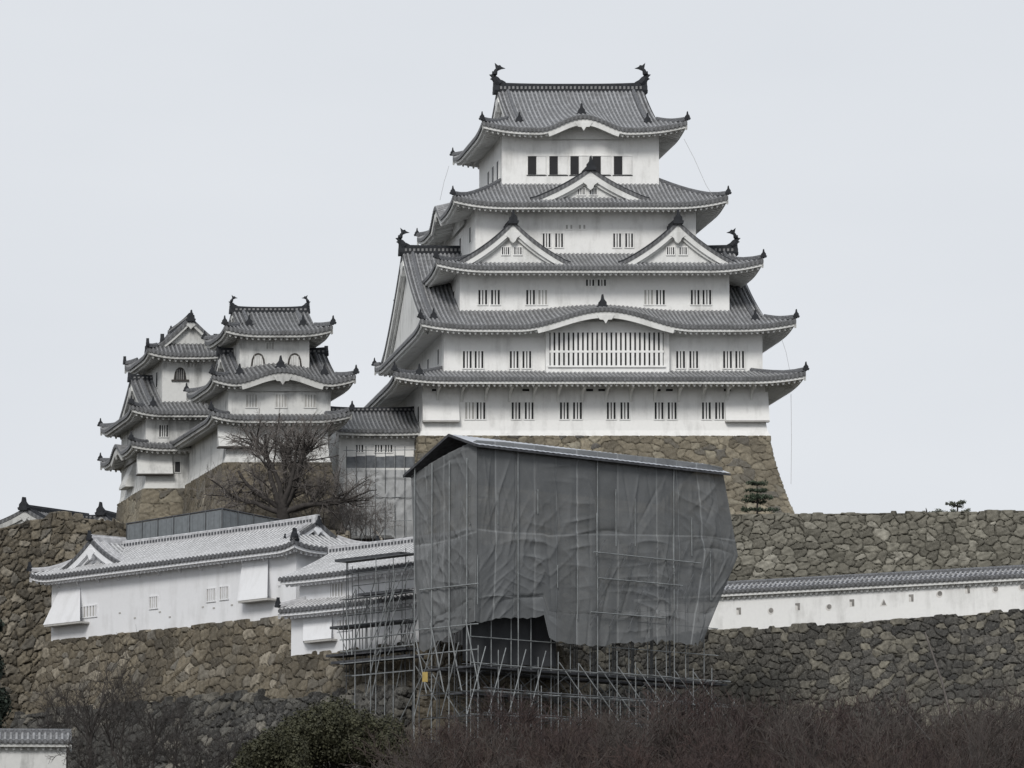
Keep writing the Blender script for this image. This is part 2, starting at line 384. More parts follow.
                ev.poly([(vv[0], zb)]+top+[(vv[-1], zb)], ug+sg*.55, ug+sg*.75, 'u', 0)
                # pendant
                vm = s.r[2]+s.R; zt = s.ze+s.prof(s.R)
                ev.poly([(vm+a*1.2*q_, zt-1.25*q_+b*1.2*q_) for a, b in [(-.5, .3), (-.75, -.1), (-.35, -.35), (0, -.75), (.35, -.35), (.75, -.1), (.5, .3)]], ug-sg*.04, ug+sg*.3, 'u', 0)
                # descending ridges beside the gable edge
                for fb in 'FB':
                    tcol = gi+.9 if (sd == 'L') == (fb == 'F') else s.L(fb)-gi-.9
                    rr2 = np.linspace(max(gi*.75, 1.6), s.R-.2, 9); u, v = SIDE[fb](s.r, tcol+0*rr2, rr2)
                    dr = sub(rd, 'descending_ridge'); dr.sweep(np.stack([u, v, s.z(fb, tcol+0*rr2, rr2)+.05], -1), [(x*.7, y*.6) for x, y in RSEC], 2)
                    oni(dr, u[0], v[0], s.z(fb, tcol, rr2[0])+.1, .72 if s.Lc > 3 else .3, 'v')
    def ridge(s, rd, k=1., fish=True, hh=1., mat=0):
        gl, gr = s.g; vm = s.r[2]+s.R; z = s.ze+s.prof(s.R)
        u0, u1 = s.r[0]+gl, s.r[1]-gr; us = np.linspace(u0, u1, 14)
        path = np.stack([us, vm+0*us, z-.05+.12*np.abs((us-(u0+u1)/2)/((u1-u0)/2))**3], -1)
        rd.sweep(path, [(-.3, -.3), (-.3, .35*hh), (-.2, .4*hh), (-.2, .62*hh), (-.1, .7*hh), (.1, .7*hh), (.2, .62*hh), (.2, .4*hh), (.3, .35*hh), (.3, -.3)], mat)
        for x in np.arange(u0+.3, u1-.2, .36): rd.box(x-.09, x+.09, vm-.34, vm+.34, z+.02, z+.32*hh, 1)
        for sg, uu in ((-1, u0), (1, u1)):
            oni(sub(rd, 'ridge_end_tile'), uu+sg*.1, vm, z-.1, .9*k, 'u')
            if fish: shachi(sub(rd, 'fish_ornament'), uu-sg*.15, vm, z+.6*hh, sg, .68*k)

def gable(tl, ev, rd, uc, hw, zb, za, vf, vb, onimat=0):
    """a triangular dormer gable facing -v: curved slopes, barge boards, pendant and pediment"""
    def prof(x): q = np.clip(np.abs(x)/hw, 0, 1); return zb+(za-zb)*((1-q)*.72+.28*(1-q)**2.4)
    for sg in (-1, 1):
        vs = ribs(vf, vb); xs = np.linspace(0, hw*1.04, 12)
        V_, X = np.meshgrid(vs, xs, indexing='ij'); ph = (V_/RIBP) % 1
        P = np.stack([uc+sg*X, V_, prof(X)+np.where((ph > .28) & (ph < .72), .08, 0)], -1)
        tl.grid(P, 0, np.stack([V_/RIBP, X*1.2], -1), flip=(sg > 0))
        # edge band, barge, inner barge
        for dz0, dz1, v0, v1, mb_, mt in ((.12, -.2, -.06, .25, tl, 1), (-.2, -.72, .0, .3, ev, 0), (-.7, -.95, .25, .5, ev, 0)):
            z0 = prof(xs)+dz0; z1 = prof(xs)+dz1*np.linspace(1.1, .85, 12); u_ = uc+sg*xs; nn = len(xs)
            pts = [(a, vf+v0, z) for a, z in zip(u_, z0)]+[(a, vf+v0, z) for a, z in zip(u_, z1)]+[(a, vf+v1, z) for a, z in zip(u_, z1)]+[(a, vf+v1, z) for a, z in zip(u_, z0)]
            F = [(i, i+1, nn+i+1, nn+i) for i in range(nn-1)]+[(nn+i, nn+i+1, 2*nn+i+1, 2*nn+i) for i in range(nn-1)]+[(nn-1, 2*nn-1, 3*nn-1, 4*nn-1)]+[(3*nn+i, i, i+1, 3*nn+i+1)[::1] for i in range(nn-1)]
            mb_.add(pts, F, mt, [(x/RIBP, 0) for x in xs]*4)
        # descending ridges along the edge
        rd.sweep(np.stack([uc+sg*xs, vf+.32+0*xs, prof(xs)+.02], -1), [(x*.8, y*.7) for x, y in RSEC])
        rd.sweep(np.stack([uc+sg*xs[:10], vf+1.05+0*xs[:10], prof(xs[:10])+.02], -1), [(x*.7, y*.5) for x, y in RSEC])
    xs = np.linspace(-hw*.93, hw*.93, 21)
    ev.poly([(uc+xs[0], zb-.5)]+[(uc+x, prof(x)-.35) for x in xs]+[(uc+xs[-1], zb-.5)], vf+.55, vf+.8, 'v', 0)
    ev.poly([(uc+a*hw/6, za-1.2*hw/5-.05+b*hw/6.5) for a, b in [(-.5, .55), (-.8, .1), (-.4, -.2), (-.28, -.55), (0, -.8), (.28, -.55), (.4, -.2), (.8, .1), (.5, .55)]], vf-.05, vf+.3, 'v', 0)
    rd.sweep([(uc, vf-.05, za), (uc, (vf+vb)/2, za), (uc, vb, za)], [(x*1.2, y*1.15) for x, y in RSEC])
    oni(sub(rd, 'ridge_end_tile'), uc, vf-.12, za+.1, .95 if onimat == 0 else .6, 'v', onimat)

# ------------------------------------------------------------------ windows
def win_mesh(wd, ht, kind='lattice', bars=4, axis='v', sgn=-1):
    """window mesh centred on the wall face; frame and dark pane, and its lattice as a second mesh"""
    a, b = MB(), MB()
    def bx(mb, x0, x1, d0, d1, z0, z1, m):
        d0, d1 = sorted((sgn*d0, sgn*d1))
        if axis == 'v': mb.box(x0, x1, d0, d1, z0, z1, m)
        else: mb.box(d0, d1, x0, x1, z0, z1, m)
    W2, H2 = wd/2, ht/2
    bx(a, -W2, W2, -.05, .012, -H2, H2, 1)
    for x0, x1, z0, z1 in ((-W2-.08, -W2, -H2-.08, H2+.08), (W2, W2+.08, -H2-.08, H2+.08), (-W2, W2, H2, H2+.08), (-W2, W2, -H2-.08, -H2)):
        bx(a, x0, x1, -.05, .08, z0, z1, 0)
    if kind == 'lattice':
        for i in range(bars):
            c = -W2+wd*(i+.5)/bars if bars > 3 else -W2+wd*(i+1)/(bars+1)
            bw = wd/(bars*2.6); bx(b, c-bw/2, c+bw/2, .013, .07, -H2, H2, 0)
    return a, b
_wc = {}
def window(fr, parent, u, v, z, wd=.85, ht=1.4, bars=2, axis='v', sgn=-1, mats=None, pale=False, sub=True):
    mats = mats or (PL, DARK); key = (id(fr), round(wd, 2), round(ht, 2), bars, axis, sgn, pale, mats[0].name, sub)
    if key in _wc:
        o, l = _wc[key]; o2 = o.copy(); col.objects.link(o2); o2.parent = parent
        wl = fr.P(u, v, z); o2.location = Vector((wl-WL[parent.name]).tolist()); WL[o2.name] = wl
        if l: l2 = l.copy(); col.objects.link(l2); l2.parent = o2
        return o2
    a, b = win_mesh(wd, ht, 'lattice', bars, axis, sgn)
    l = None
    if not sub: 
        for V_, F_ in ((b.v, b.f),):
            if b.v: a.add(np.concatenate(b.v), b.f, 0)
        o = a.build('window', [mats[0], PLGREY if pale else mats[1]], fr, parent, (u, v, z))
    else:
        o = a.build('window', [mats[0], PLGREY if pale else mats[1]], fr, parent, (u, v, z))
        if bars: l = b.build('lattice', [mats[0]], fr, o, (u, v, z))
    _wc[key] = (o, l); return o
PLGREY = plain('shuttered_pane', (.42, .41, .39), .1)

# ------------------------------------------------------------------ stone walls
def cells(S, H, cw, ch, seed):
    """irregular stones on a jittered grid: (edge distance, random per stone, tilt)"""
    def hsh(i, j, k):
        x = np.sin(i*127.1+j*311.7+k*74.7+seed*13.3)*43758.5453; return x-np.floor(x)
    # warp so that rows wander and stones differ in size
    Sx = S/cw+.2*np.sin(H*.9+seed)+.25*np.sin(S*.37+H*.5)+.08*np.sin(H*5+S*2); Hy = H/ch+.2*np.sin(S*.55+seed*2)+.2*np.sin(S*.21-H*.5)+.08*np.sin(S*4.3+H)
    i0 = np.floor(Sx); j0 = np.floor(Hy)
    f1 = np.full(S.shape, 9.); f2 = f1.copy(); ci = f1*0; cj = f1*0; cx = f1*0; cy = f1*0
    for di in (-2, -1, 0, 1, 2):
        for dj in (-2, -1, 0, 1, 2):
            a, b = i0+di, j0+dj
            X = a+.5+(hsh(a, b, 1)-.5)*.95+.5*(b % 2)*0; Y = b+.5+(hsh(a, b, 2)-.5)*.8
            wgt = .68+.72*hsh(a, b, 5)**1.4
            dx, dy = np.abs(Sx-X), np.abs(Hy-Y); d = ((dx**3+dy**3)**(1/3))/wgt
            near = d < f1
            f2 = np.where(near, f1, np.minimum(f2, d))
            ci = np.where(near, a, ci); cj = np.where(near, b, cj); cx = np.where(near, Sx-X, cx); cy = np.where(near, Hy-Y, cy); f1 = np.where(near, d, f1)
    e = f2-f1
    return e, hsh(ci, cj, 3), hsh(ci, cj, 4), cx*(hsh(ci, cj, 6)-.5)+cy*(hsh(ci, cj, 7)-.5)
def stone_sheet(P, Nn, S, H, cw, ch, seed, amp=.16):
    e, r1, r2, tl = cells(S, H, cw, ch, seed)
    k = .75*np.clip(e/.16, 0, 1)+.25*np.clip(e/.4, 0, 1); d = amp*(k**.7)+amp*.5*(r2-.4)+amp*1.1*tl*k
    P = P+Nn*d[..., None]
    rough_ = .035*np.sin(S*9.1+H*4.3+6*r1)*np.sin(H*8.3-S*3.1+9*r2)
    P = P+Nn*rough_[..., None]
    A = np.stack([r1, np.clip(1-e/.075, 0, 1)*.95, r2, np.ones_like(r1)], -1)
    return P, A
def stone_wall(tops, depth, foot, outs, cw=1.1, ch=.75, seed=1, res=.13, amp=.16, curve=1.5, jag=.0, topthick=1.2, bots=None):
    """battered wall. tops: top edge world points; depth(s): height of the face; outs: outward plan vectors per point; foot: how far out the foot stands"""
    tops = np.array(tops, float); outs = np.array([np.array(o)/np.linalg.norm(o) if k is None else o for o, k in zip(outs, [1]*len(outs))], float)
    seg = np.linalg.norm(np.diff(tops, axis=0), axis=1); cs = np.concatenate([[0], np.cumsum(seg)]); Lt = cs[-1]
    n = max(4, int(Lt/res)); s = np.linspace(0, Lt, n)
    T = np.stack([np.interp(s, cs, tops[:, i]) for i in range(3)], 1); O = np.stack([np.interp(s, cs, outs[:, i]) for i in range(2)], 1)
    D = np.interp(s, cs, depth) if np.ndim(depth) else np.full(n, depth)
    Dm = D.max(); m = max(4, int(Dm/res)); q = np.linspace(0, 1, m)
    hh = D[:, None]*q[None, :]; off = foot*(hh/Dm)**curve
    P = T[:, None]+np.zeros((n, m, 3)); P[..., 2] -= hh; P[..., :2] += O[:, None]*off[..., None]
    du = np.gradient(P, axis=0); dv = np.gradient(P, axis=1); Nn = np.cross(du, dv); Nn /= np.linalg.norm(Nn, axis=2)[..., None]+1e-9
    if (Nn[..., :2]*O[:, None]).sum() < 0: Nn = -Nn
    S = s[:, None]+0*hh
    if jag:
        e, r1, r2, tl = cells(S[:, :1], S[:, :1]*0+.3, cw, ch, seed+5); P[:, 0, 2] += ((r1-.5)*jag)[:, 0]
    P, A = stone_sheet(P, Nn, S, hh, cw, ch, seed, amp)
    mb = MB(); mb.grid(P, 0, None, att=A)
    # top course turning back
    back = P[:, 0].copy(); Pt = np.stack([P[:, 0], P[:, 0]-np.concatenate([O*topthick*.3, -.08*np.ones((n, 1))], 1), P[:, 0]-np.concatenate([O*topthick, .25*np.ones((n, 1))], 1)], 1)
    mb.grid(Pt, 0, None, flip=True, att=np.repeat(A[:, :1], 3, 1))
    return mb

# ------------------------------------------------------------------ towers
def finish(rd, mats, fr, o):
    if rd.v: rd.build('ridge', mats, fr, o)
    for nm, m in rd.subs: m.build(nm, mats, fr, o)
class Tower:
    def __init__(s, name, label, cat, fr, group=None, mats=(PL, EAVE, TL)):
        s.fr = fr; s.e = empty(name, fr.O, label, cat, group); s.pl, s.ev, s.tl = mats; s.roofs = []
    def wall(s, u0, u1, v0, v1, z0, z1, flare=0, name='wall', mat=None):
        mb = MB()
        f = flare
        if f:
            P = []
            for z, k in ((z0, f), (z0+.5, f*.35), (z0+1.4, 0), (z1, 0)):
                P.append([(u0-k, v0-k, z), (u1+k, v0-k, z), (u1+k, v1+k, z), (u0-k, v1+k, z), (u0-k, v0-k, z)])
            mb.grid(np.array(P), 0, flip=True)
        else: mb.box(u0, u1, v0, v1, z0, z1)
        return mb.build(name, mat or s.pl, s.fr, s.e)
    def roof(s, rf, sides='FBLR', fish=False, ridge=False, fr=None, gables=(), oni_at=(), k=1., hh=1.):
        fr = fr or s.fr; tl, ev, rd = MB(), MB(), MB(); rf.build_into(tl, ev, rd, sides)
        if ridge: rf.ridge(rd, k, fish, hh)
        for (t, r_, kk) in oni_at:
            u, v = SIDE['F'](rf.r, t, r_); oni(sub(rd, 'eave_ornament'), u, v, float(rf.z('F', np.array(t), np.array(r_)))+.12, kk, 'v')
        o = tl.build('roof', [s.tl, TDB], fr, s.e)
        ev.build('eave', s.ev, fr, o)
        finish(rd, [TDO, TDM, RIDGE], fr, o)
        s.roofs.append(rf); return o
    def gable(s, *a, wins=None, **k):
        tl, ev, rd = MB(), MB(), MB(); gable(tl, ev, rd, *a, **k)
        o = ev.build('gable', s.ev, s.fr, s.e); tl.build('gable_roof', [s.tl, TDB], s.fr, o); finish(rd, [TDO], s.fr, o)
        return o
TDB = tiles('eave_edge_tile', (.15, .152, .157), (.04, .042, .045), (.06, .06, .06))
TDM = plain('ridge_joint', (.20, .20, .20), .3, .6)

VA = 9.5
# --- great keep ---------------------------------------------------
K = Fr(at(594.5, 436.5, 390), 0, VA)
keep = Tower('castle_keep', 'tallest white keep with five tiers of grey tiled roofs, rising behind the netted scaffold', 'castle keep', K)
def pxu(x, y, v): return K.uz(x, y, v)[0]
def pxz(x, y, v): return K.uz(x, y, v)[1]
# floors: (left px, right px, y used, v0, v1)
FL = [(423, 765.5, 420, 0, 24), (444, 762.5, 350, .9, 24.5), (460, 729, 230, 2.6, 21.5), (475.5, 696, 235, 4.6, 21.0), (502, 659, 160, 6.6, 19.0)]
OV = [2.8, 2.35, 2.4, 2.3, 2.05]
EY = [377.5, 325.5, 266.5, 203, 128.5]          # eave tile line (px) at the front eave plane
MY = [371.5, 311, 254, 184.5, None]               # where it meets the wall above
rects = []
zt = 0
wallz = []
for i, (xl, xr, y, v0, v1) in enumerate(FL):
    u0, u1 = pxu(xl, y, v0), pxu(xr, y, v0)
    o = OV[i]; ve = v0-o; ze = pxz(600, EY[i], ve); Ls = v1-v0+2*o
    wallz.append((u0, u1, v0, v1))
    rect = (u0-o, u1+o, v0-o, v1+o)
    rects.append((rect, ze, o))
def fit(i, vr=None, zr=None):
    rect, ze, o = rects[i]; ve = rect[2]
    if MY[i]:
        v2 = FL[i+1][3]; r1 = v2-ve; h1 = pxz(600, MY[i], v2)-ze
    if vr is None: a = h1/r1*.85; b = h1/r1*.15/r1; return a, b
    r2 = vr-ve; h2 = zr-ze
    if not MY[i]: a = h2/r2*.72; b = h2/r2*.28/r2; return a, b
    A = np.array([[r1, r1*r1], [r2, r2*r2]]); a, b = np.linalg.solve(A, [h1, h2]); return float(a), float(b)
roofs = []
for i in range(5):
    rect, ze, o = rects[i]; Ls = rect[3]-rect[2]; vm = (rect[2]+rect[3])/2
    g = None; Rm = o+3.2; bumps = {}
    if i == 1:
        a, b = fit(1, vm, pxz(568, 252, vm)); g = (pxu(402, 252, vm)-rect[0], rect[1]-pxu(734, 252, vm)); Rm = Ls/2
        tc = pxu(606, 327, rect[2])-rect[0]; bumps = {'F': (tc, 7.4, 1.5)}
    elif i == 4:
        a, b = fit(4, vm, pxz(568, 90, vm)); g = (pxu(497, 90, vm)-rect[0], rect[1]-pxu(643, 90, vm)); Rm = Ls/2
        tc = pxu(584, 129, rect[2])-rect[0]; bumps = {'F': (tc, 3.9, 1.15)}
    else: a, b = fit(i)
    if i == 3: bumps = {'L': ((rect[3]-rect[2])*.5, 3.6, 1.5)}
    print('roof', i, 'rect', [round(x, 1) for x in rect], 'ze', round(ze, 2), 'a b', round(a, 3), round(b, 4), 'g', g)
    roofs.append(Roof(rect, ze, a, b, o, lift=(.45, .5, .6, .6, .6)[i], gable=g, bumps=bumps, Rmax=Rm))
for i, (u0, u1, v0, v1) in enumerate(wallz):
    z0 = 0 if i == 0 else roofs[i-1].ze-.2
    rf = roofs[i]; z1 = rf.ze+rf.prof(rf.o)-.12
    keep.wall(u0, u1, v0, v1, z0, z1, flare=.35 if i == 0 else 0)
r0, r1, r2, r3, r4 = roofs
keep.roof(r0, oni_at=[(2.2, .9, .8), (r0.Lf-2.2, .9, .0001)][:1])
tcu = r1.bumps['F'][0]
keep.roof(r1, ridge=True, fish=True, k=1.0, oni_at=[(tcu, 1.6, .95)], hh=.8)
keep.roof(r2); keep.roof(r3)
keep.roof(r4, ridge=True, fish=True, k=1.15, oni_at=[(r4.bumps['F'][0], 1.2, .8)], hh=.85)
# dormer gables
def kgable(xa, ya, xl, xr, yb, v, vb):
    ua, za = K.uz(xa, ya, v); ul, zb = K.uz(xl, yb, v); ur, _ = K.uz(xr, yb, v)
    uc = (ul+ur)/2
    return keep.gable(uc, (ur-ul)/2, zb, za, v, vb)
def gwin(g, xs, y, v, wd, ht, fr=K, bars=3):
    for x in xs:
        u, z = fr.uz(x, y, v); window(fr, g, u, v, z, wd, ht, bars, sub=False)
vg = r2.r[2]+.9
g1 = kgable(512.5, 222.5, 457, 569, 264, vg, 5.2); g2 = kgable(678, 222.5, 621, 735, 264, vg, 5.2)
gwin(g1, (505.5, 517.8), 251, vg+.53, .62, .62); gwin(g2, (670.5, 683), 251, vg+.53, .62, .62)
vg = r3.r[2]+.8
g3 = kgable(589, 169, 533, 648, 200, vg, 7.4)
gwin(g3, (581, 593), 191.5, vg+.53, .6, .55)
# windows, front faces
def c2(X, Y): return 350+X/2.1333, 190+Y/2.1333
def kw(lst, y, v, wd, ht, pale=()):
    for X in lst:
        px, py = c2(X, y); u, z = K.uz(px, py, v); window(K, keep.e, u, v, z, wd, ht, 2, pale=X in pale)
kw((255, 279, 354, 382, 457, 485, 557, 586, 659, 687, 760, 788), 471, 0, .74, 1.42, (255,))
kw((250, 275, 350, 377, 705, 733, 805, 831), 362, .9, .74, 1.45)
kw((283, 310, 385, 411, 637, 662, 736, 761), 229, 2.6, .74, 1.25, (411, 637))
kw((512, 537), 198, 2.6, .7, .55)
for X in (546.5, 559, 617, 629):
    u, z = K.uz(X, 240.5, 4.6); window(K, keep.e, u, 4.6, z, .66, 1.2, 2)
for X in (569, 582):
    u, z = K.uz(X, 227, 4.6); window(K, keep.e, u, 4.6, z, .55, .35, 1, pale=True)
# small dark vents under the eaves
for X, Y, v in ((375, 427, 0), (523-12, 427, 0), (537, 427, 0), (655, 427, 0), (681, 427, 0), (182, 427, 0), (805, 427, 0)):
    px, py = c2(X, Y); u, z = K.uz(px, py, v); window(K, keep.e, u, v, z, .6, .2, 0)
# top storey: five openings with sliding shutters
for k, x in enumerate((532, 553.5, 574.5, 596.5, 618)):
    u, z = K.uz(x, 165.5, 6.6)
    wm = MB(); wm.box(-.36, .36, -.03, .05, -.8, .8, 1); wm.box(.38, 1.15, -.06, .04, -.8, .8, 0)
    wm.box(-.45, -.37, -.08, .05, -.85, .85, 0); wm.box(1.16, 1.23, -.08, .05, -.85, .85, 0); wm.box(-.47, 1.25, -.1, .05, .81, .89, 0); wm.box(-.47, 1.25, -.06, .05, -.9, -.84, 1)
    wm.build('window', [PL, DARK], K, keep.e, (u, 6.6, z))
u0 = wallz[4][0]
for vv in (8.7, 11.2, 13.7):
    z = pxz(600, 166, 6.6); window(K, keep.e, u0, vv, z, .9, 1.6, 0, axis='u', sgn=1)
for i, n_ in ((0, 5), (1, 4), (2, 3), (3, 3)):
    a_, b_, v0, v1 = wallz[i]; zc = (roofs[i].ze-1.9) if i else 2.2
    for k in range(n_):
        for sgn_, uu in ((1, a_), (-1, b_)): window(K, keep.e, uu, v0+(v1-v0)*(k+.5)/n_, zc, .8, 1.3, 2, axis='u', sgn=sgn_)
# lattice bay on the second storey
uL, zT = K.uz(545.5, 326, .5); uR, zB = K.uz(669, 374.5, .5); uM = (uL+uR)/2
mb = MB(); zA, zC = pxz(600, 333, .5), pxz(600, 366, .5)
mb.box(uL, uR, .3, 1.0, zB-.6, zT+.35, 0)
bay = mb.build('lattice_bay', PL, K, keep.e)
mb = MB(); mb.box(uL+.3, uR-.5, .28, .295, zC, zA, 1)
nb = 24
for k in range(nb):
    x = uL+.3+(uR-uL-.8)*(k+.5)/nb; mb.box(x-.12, x+.12, .17, .279, zC, zA, 0)
zm = (zA*.42+zC*.58); mb.box(uL+.3, uR-.5, .15, .275, zm-.09, zm+.09, 0)
mb.box(uL+.15, uR-.35, .14, .279, zA, zA+.15, 0); mb.box(uL+.15, uR-.35, .14, .279, zC-.15, zC, 0)
mb.build('lattice', [PL, DARK], K, bay)
# stone-drop boxes at the lower corners, brackets under the lowest eave
for xl, xr in ((423, 459.5), (726, 769.5)):
    ul, zb = K.uz(xl, 420.5, -.5); ur, _ = K.uz(xr, 420.5, -.5); zt_ = pxz(600, 392, 0)
    mb = MB()
    mb.add([(ul, 0.02, zt_), (ur, .02, zt_), (ul, -.6, zb), (ur, -.6, zb), (ul, .02, zb), (ur, .02, zb)], [(0, 2, 3, 1), (0, 4, 2), (1, 3, 5), (2, 4, 5, 3)], 0)
    mb.box(ul, ur, -.6, .0, zb-.12, zb-.02, 1)
    mb.build('stone_drop_box', [PL, PLGREY], K, keep.e)
for k in range(14):
    x = wallz[0][0]+1.2+(wallz[0][1]-wallz[0][0]-2.4)*k/13; zt_ = r0.ze-.35
    MB().poly([(-.0, -1.3), (-.14, -1.28), (-.3, -.75), (-.75, -.42), (-1.5, -.3), (-1.5, 0), (0, .1)], -.1, .1, 'u').build('bracket', EAVE, K, keep.e, (x, 0, zt_))
# stone base of the keep, battered
u0, u1, v0, v1 = wallz[0]; f = .3
tops = [K.P(u0-f, v1+f, .02), K.P(u0-f, v0-f, .02), K.P(u1+f, v0-f, .02), K.P(u1+f, v1+f, .02)]
outs = [(-1, .7), (-.2, -1), (1.0, -1), (1, .7)]
sb = stone_wall([t-K.O for t in tops], 11, 3.7, outs, .95, .7, 3, .075, .1, 1.45)
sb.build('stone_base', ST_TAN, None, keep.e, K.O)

# --- small keeps ---------------------------------------------------
def mkroof(fr, xl, xr, ye, v0, v1, o, ymeet=None, vmeet=None, ridge=None, bumpF=None, bumpL=None, lift=.45, Rm=None, walls=None):
    """xl, xr: eave corner pixels; ye: eave line; v0, v1: eave depth range; ridge: (x left, x right, y)"""
    u0, u1 = fr.uz(xl, ye, v0)[0], fr.uz(xr, ye, v0)[0]; xm = (xl+xr)/2; ye = ye-2.5; ze = fr.uz(xm, ye, v0)[1]
    vm = (v0+v1)/2; g = None
    if ridge:
        zr = fr.uz(xm, ridge[2], vm)[1]; r2 = vm-v0; h2 = zr-ze; g = (fr.uz(ridge[0], ridge[2], vm)[0]-u0, u1-fr.uz(ridge[1], ridge[2], vm)[0])
        a, b = h2/r2*.72, h2/r2*.28/r2; Rm = r2
    else:
        h = fr.uz(xm, ymeet, vmeet)[1]-ze; r_ = vmeet-v0; a, b = h/r_*.85, h/r_*.15/r_; Rm = Rm or r_+.6
    bumps = {}
    if bumpF: bumps['F'] = (fr.uz(bumpF[0], ye, v0)[0]-u0, bumpF[1], bumpF[2])
    if bumpL: bumps['L'] = bumpL
    return Roof((u0, u1, v0, v1), ze, a, b, o, lift=lift, gable=g, bumps=bumps, Rmax=Rm, Lc=3.2, band=.2)
def wtop(rf): return rf.ze+rf.prof(rf.o)-.15
RIBP = .36
NI = Fr(at(283, 463, 383), 0, 15)
nt_ = Tower('small_keep', 'three-tiered small white keep nearest the bare tree, two fish ornaments on its straight ridge', 'castle keep', NI, 'small keeps west of the main keep', (PLO, EAVO, TLO))
n1 = mkroof(NI, 211, 352, 419.5, -1.6, 17.5, 1.6, 414, .7)
n2 = mkroof(NI, 212, 356, 384, -1.6, 9.4, 1.7, ridge=(219.5, 325, 353), bumpF=(283, 4.3, 1.0), lift=.5)
n3 = mkroof(NI, 224.5, 333, 334, -.6, 7.9, 1.6, ridge=(232, 307, 311), lift=.45)
for rf, zb in ((n1, 0), (n2, n1.ze-.3), (n3, n2.ze-.2)):
    o = rf.o; r = rf.r; nt_.wall(r[0]+o, r[1]-o, r[2]+o, r[3]-o, zb, wtop(rf), flare=.2 if zb == 0 else 0)
nt_.roof(n1); nt_.roof(n2, ridge=True, k=.75, hh=.6, oni_at=[(n2.bumps['F'][0], 1.0, .85)]); nt_.roof(n3, ridge=True, fish=True, k=.62, hh=.55)
def bell_window(T, px, py, v, wd, ht, inner=0):
    u, z = T.fr.uz(px, py, v); mb = MB()
    out = [(-wd/2-.12, -ht/2), (-wd/2-.02, ht*.1), (-wd*.38, ht*.38), (-wd*.2, ht*.5), (0, ht*.54), (wd*.2, ht*.5), (wd*.38, ht*.38), (wd/2+.02, ht*.1), (wd/2+.12, -ht/2)]
    mb.poly(out, -.05, .05, 'v', 1); mb.poly([(a*.74, b*.84-.06) for a, b in out], -.075, .04, 'v', inner)
    o = mb.build('window', [PLO, WOODD, DARK], T.fr, T.e, (u, v, z)); b2 = MB()
    for k in range(4): b2.box(-wd*.3+wd*.2*k-.02, -wd*.3+wd*.2*k+.02, -.09, -.072, -ht*.4, ht*.36)
    b2.build('lattice', [PLGREY], T.fr, o, (u, v, z))
vf3 = n3.r[2]+n3.o; vf2 = n2.r[2]+n2.o; vf1 = n1.r[2]+n1.o
for x in (258, 294.5): bell_window(nt_, x, 360.5, vf3, 1.0, 1.15)
def w_(T, px, py, v, wd, ht, bars=3, pale=False):
    u, z = T.fr.uz(px, py, v); window(T.fr, T.e, u, v, z, wd, ht, bars, mats=(T.pl, DARK), pale=pale)
w_(nt_, 270, 346, vf3, .6, .5, 2, True)
for x in (251.5, 281, 310): w_(nt_, x, 401, vf2, .9, 1.05, 3, True)
for x in (275, 295): w_(nt_, x, 386.5, vf2, .8, .25, 0)
for x in (270, 300): w_(nt_, x, 440, vf1, .8, 1.0, 3, True)
# stone-drop boxes on the lowest storey
def drop_box(T, xl, xr, yt, yb, v, out=.6, mat=None):
    ul, zb = T.fr.uz(xl, yb, v-out); ur, _ = T.fr.uz(xr, yb, v-out); zt_ = T.fr.uz(xl, yt, v)[1]
    mb = MB(); mb.add([(ul, v+.02, zt_), (ur, v+.02, zt_), (ul, v-out, zb), (ur, v-out, zb), (ul, v+.02, zb), (ur, v+.02, zb)], [(0, 2, 3, 1), (0, 4, 2), (1, 3, 5), (2, 4, 5, 3)], 0)
    mb.box(ul-.05, ur+.05, v-out-.05, v, zb-.14, zb-.02, 1); return mb.build('stone_drop_box', [T.pl, WOODD if T.pl is PLO else PLGREY], T.fr, T.e)
drop_box(nt_, 219, 251, 424, 446, vf1, .7)
f = .2; r = n1.r; o = n1.o
def base_of(T, u0, u1, v0, v1, dep, foot, seed, mat, cw=1.1, ch=.8):
    f = .22; fr = T.fr
    tp = [fr.P(u0-f, v1+f, .02), fr.P(u0-f, v0-f, .02), fr.P(u1+f, v0-f, .02), fr.P(u1+f, v1+f, .02)]
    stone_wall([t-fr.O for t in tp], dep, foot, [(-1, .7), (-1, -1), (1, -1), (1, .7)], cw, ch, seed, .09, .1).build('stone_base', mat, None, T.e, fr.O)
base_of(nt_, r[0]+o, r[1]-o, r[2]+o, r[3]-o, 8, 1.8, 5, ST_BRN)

IN = Fr(at(168, 489, 399), 0, 15)
it = Tower('small_keep', 'farthest left three-tiered small keep, its top gable turned to the viewer', 'castle keep', IN, 'small keeps west of the main keep', (PLO, EAVO, TLO))
i1 = mkroof(IN, 131, 250, 448, -1.6, 13.5, 1.6, 442.5, .4, lift=.35, bumpL=(7.2, 3.4, 1.0))
i2 = mkroof(IN, 131, 250, 414, -1.6, 13.5, 1.6, ridge=(130.5, 238, 379), lift=.5)
IT = Fr(IN.O); IT.U = IN.V.copy(); IT.V = -IN.U
uL_, zE = IN.uz(147.5, 353.5, -.4); uR_ = IN.uz(238, 353.5, -.4)[0]
um = (uL_+uR_)/2; zr_ = IN.uz(197, 320, 1.6)[1]
hv = (uR_-uL_)/2; hh_ = zr_-zE
i3 = Roof((-.4, 10.6, -uR_, -uL_), zE, hh_/hv*.72, hh_/hv*.28/hv, 1.6, lift=.45, gable=(.95, .95), Rmax=hv, Lc=3.2, band=.2)
it.wall(i1.r[0]+1.6, i1.r[1]-1.6, 0, 11.9, 0, wtop(i1), flare=.2)
it.wall(i2.r[0]+1.6, i2.r[1]-1.6, 0, 11.9, i1.ze-.3, wtop(i2))
it.wall(uL_+1.6, uR_-1.6, 1.2, 9, i2.ze-.2, wtop(i3))
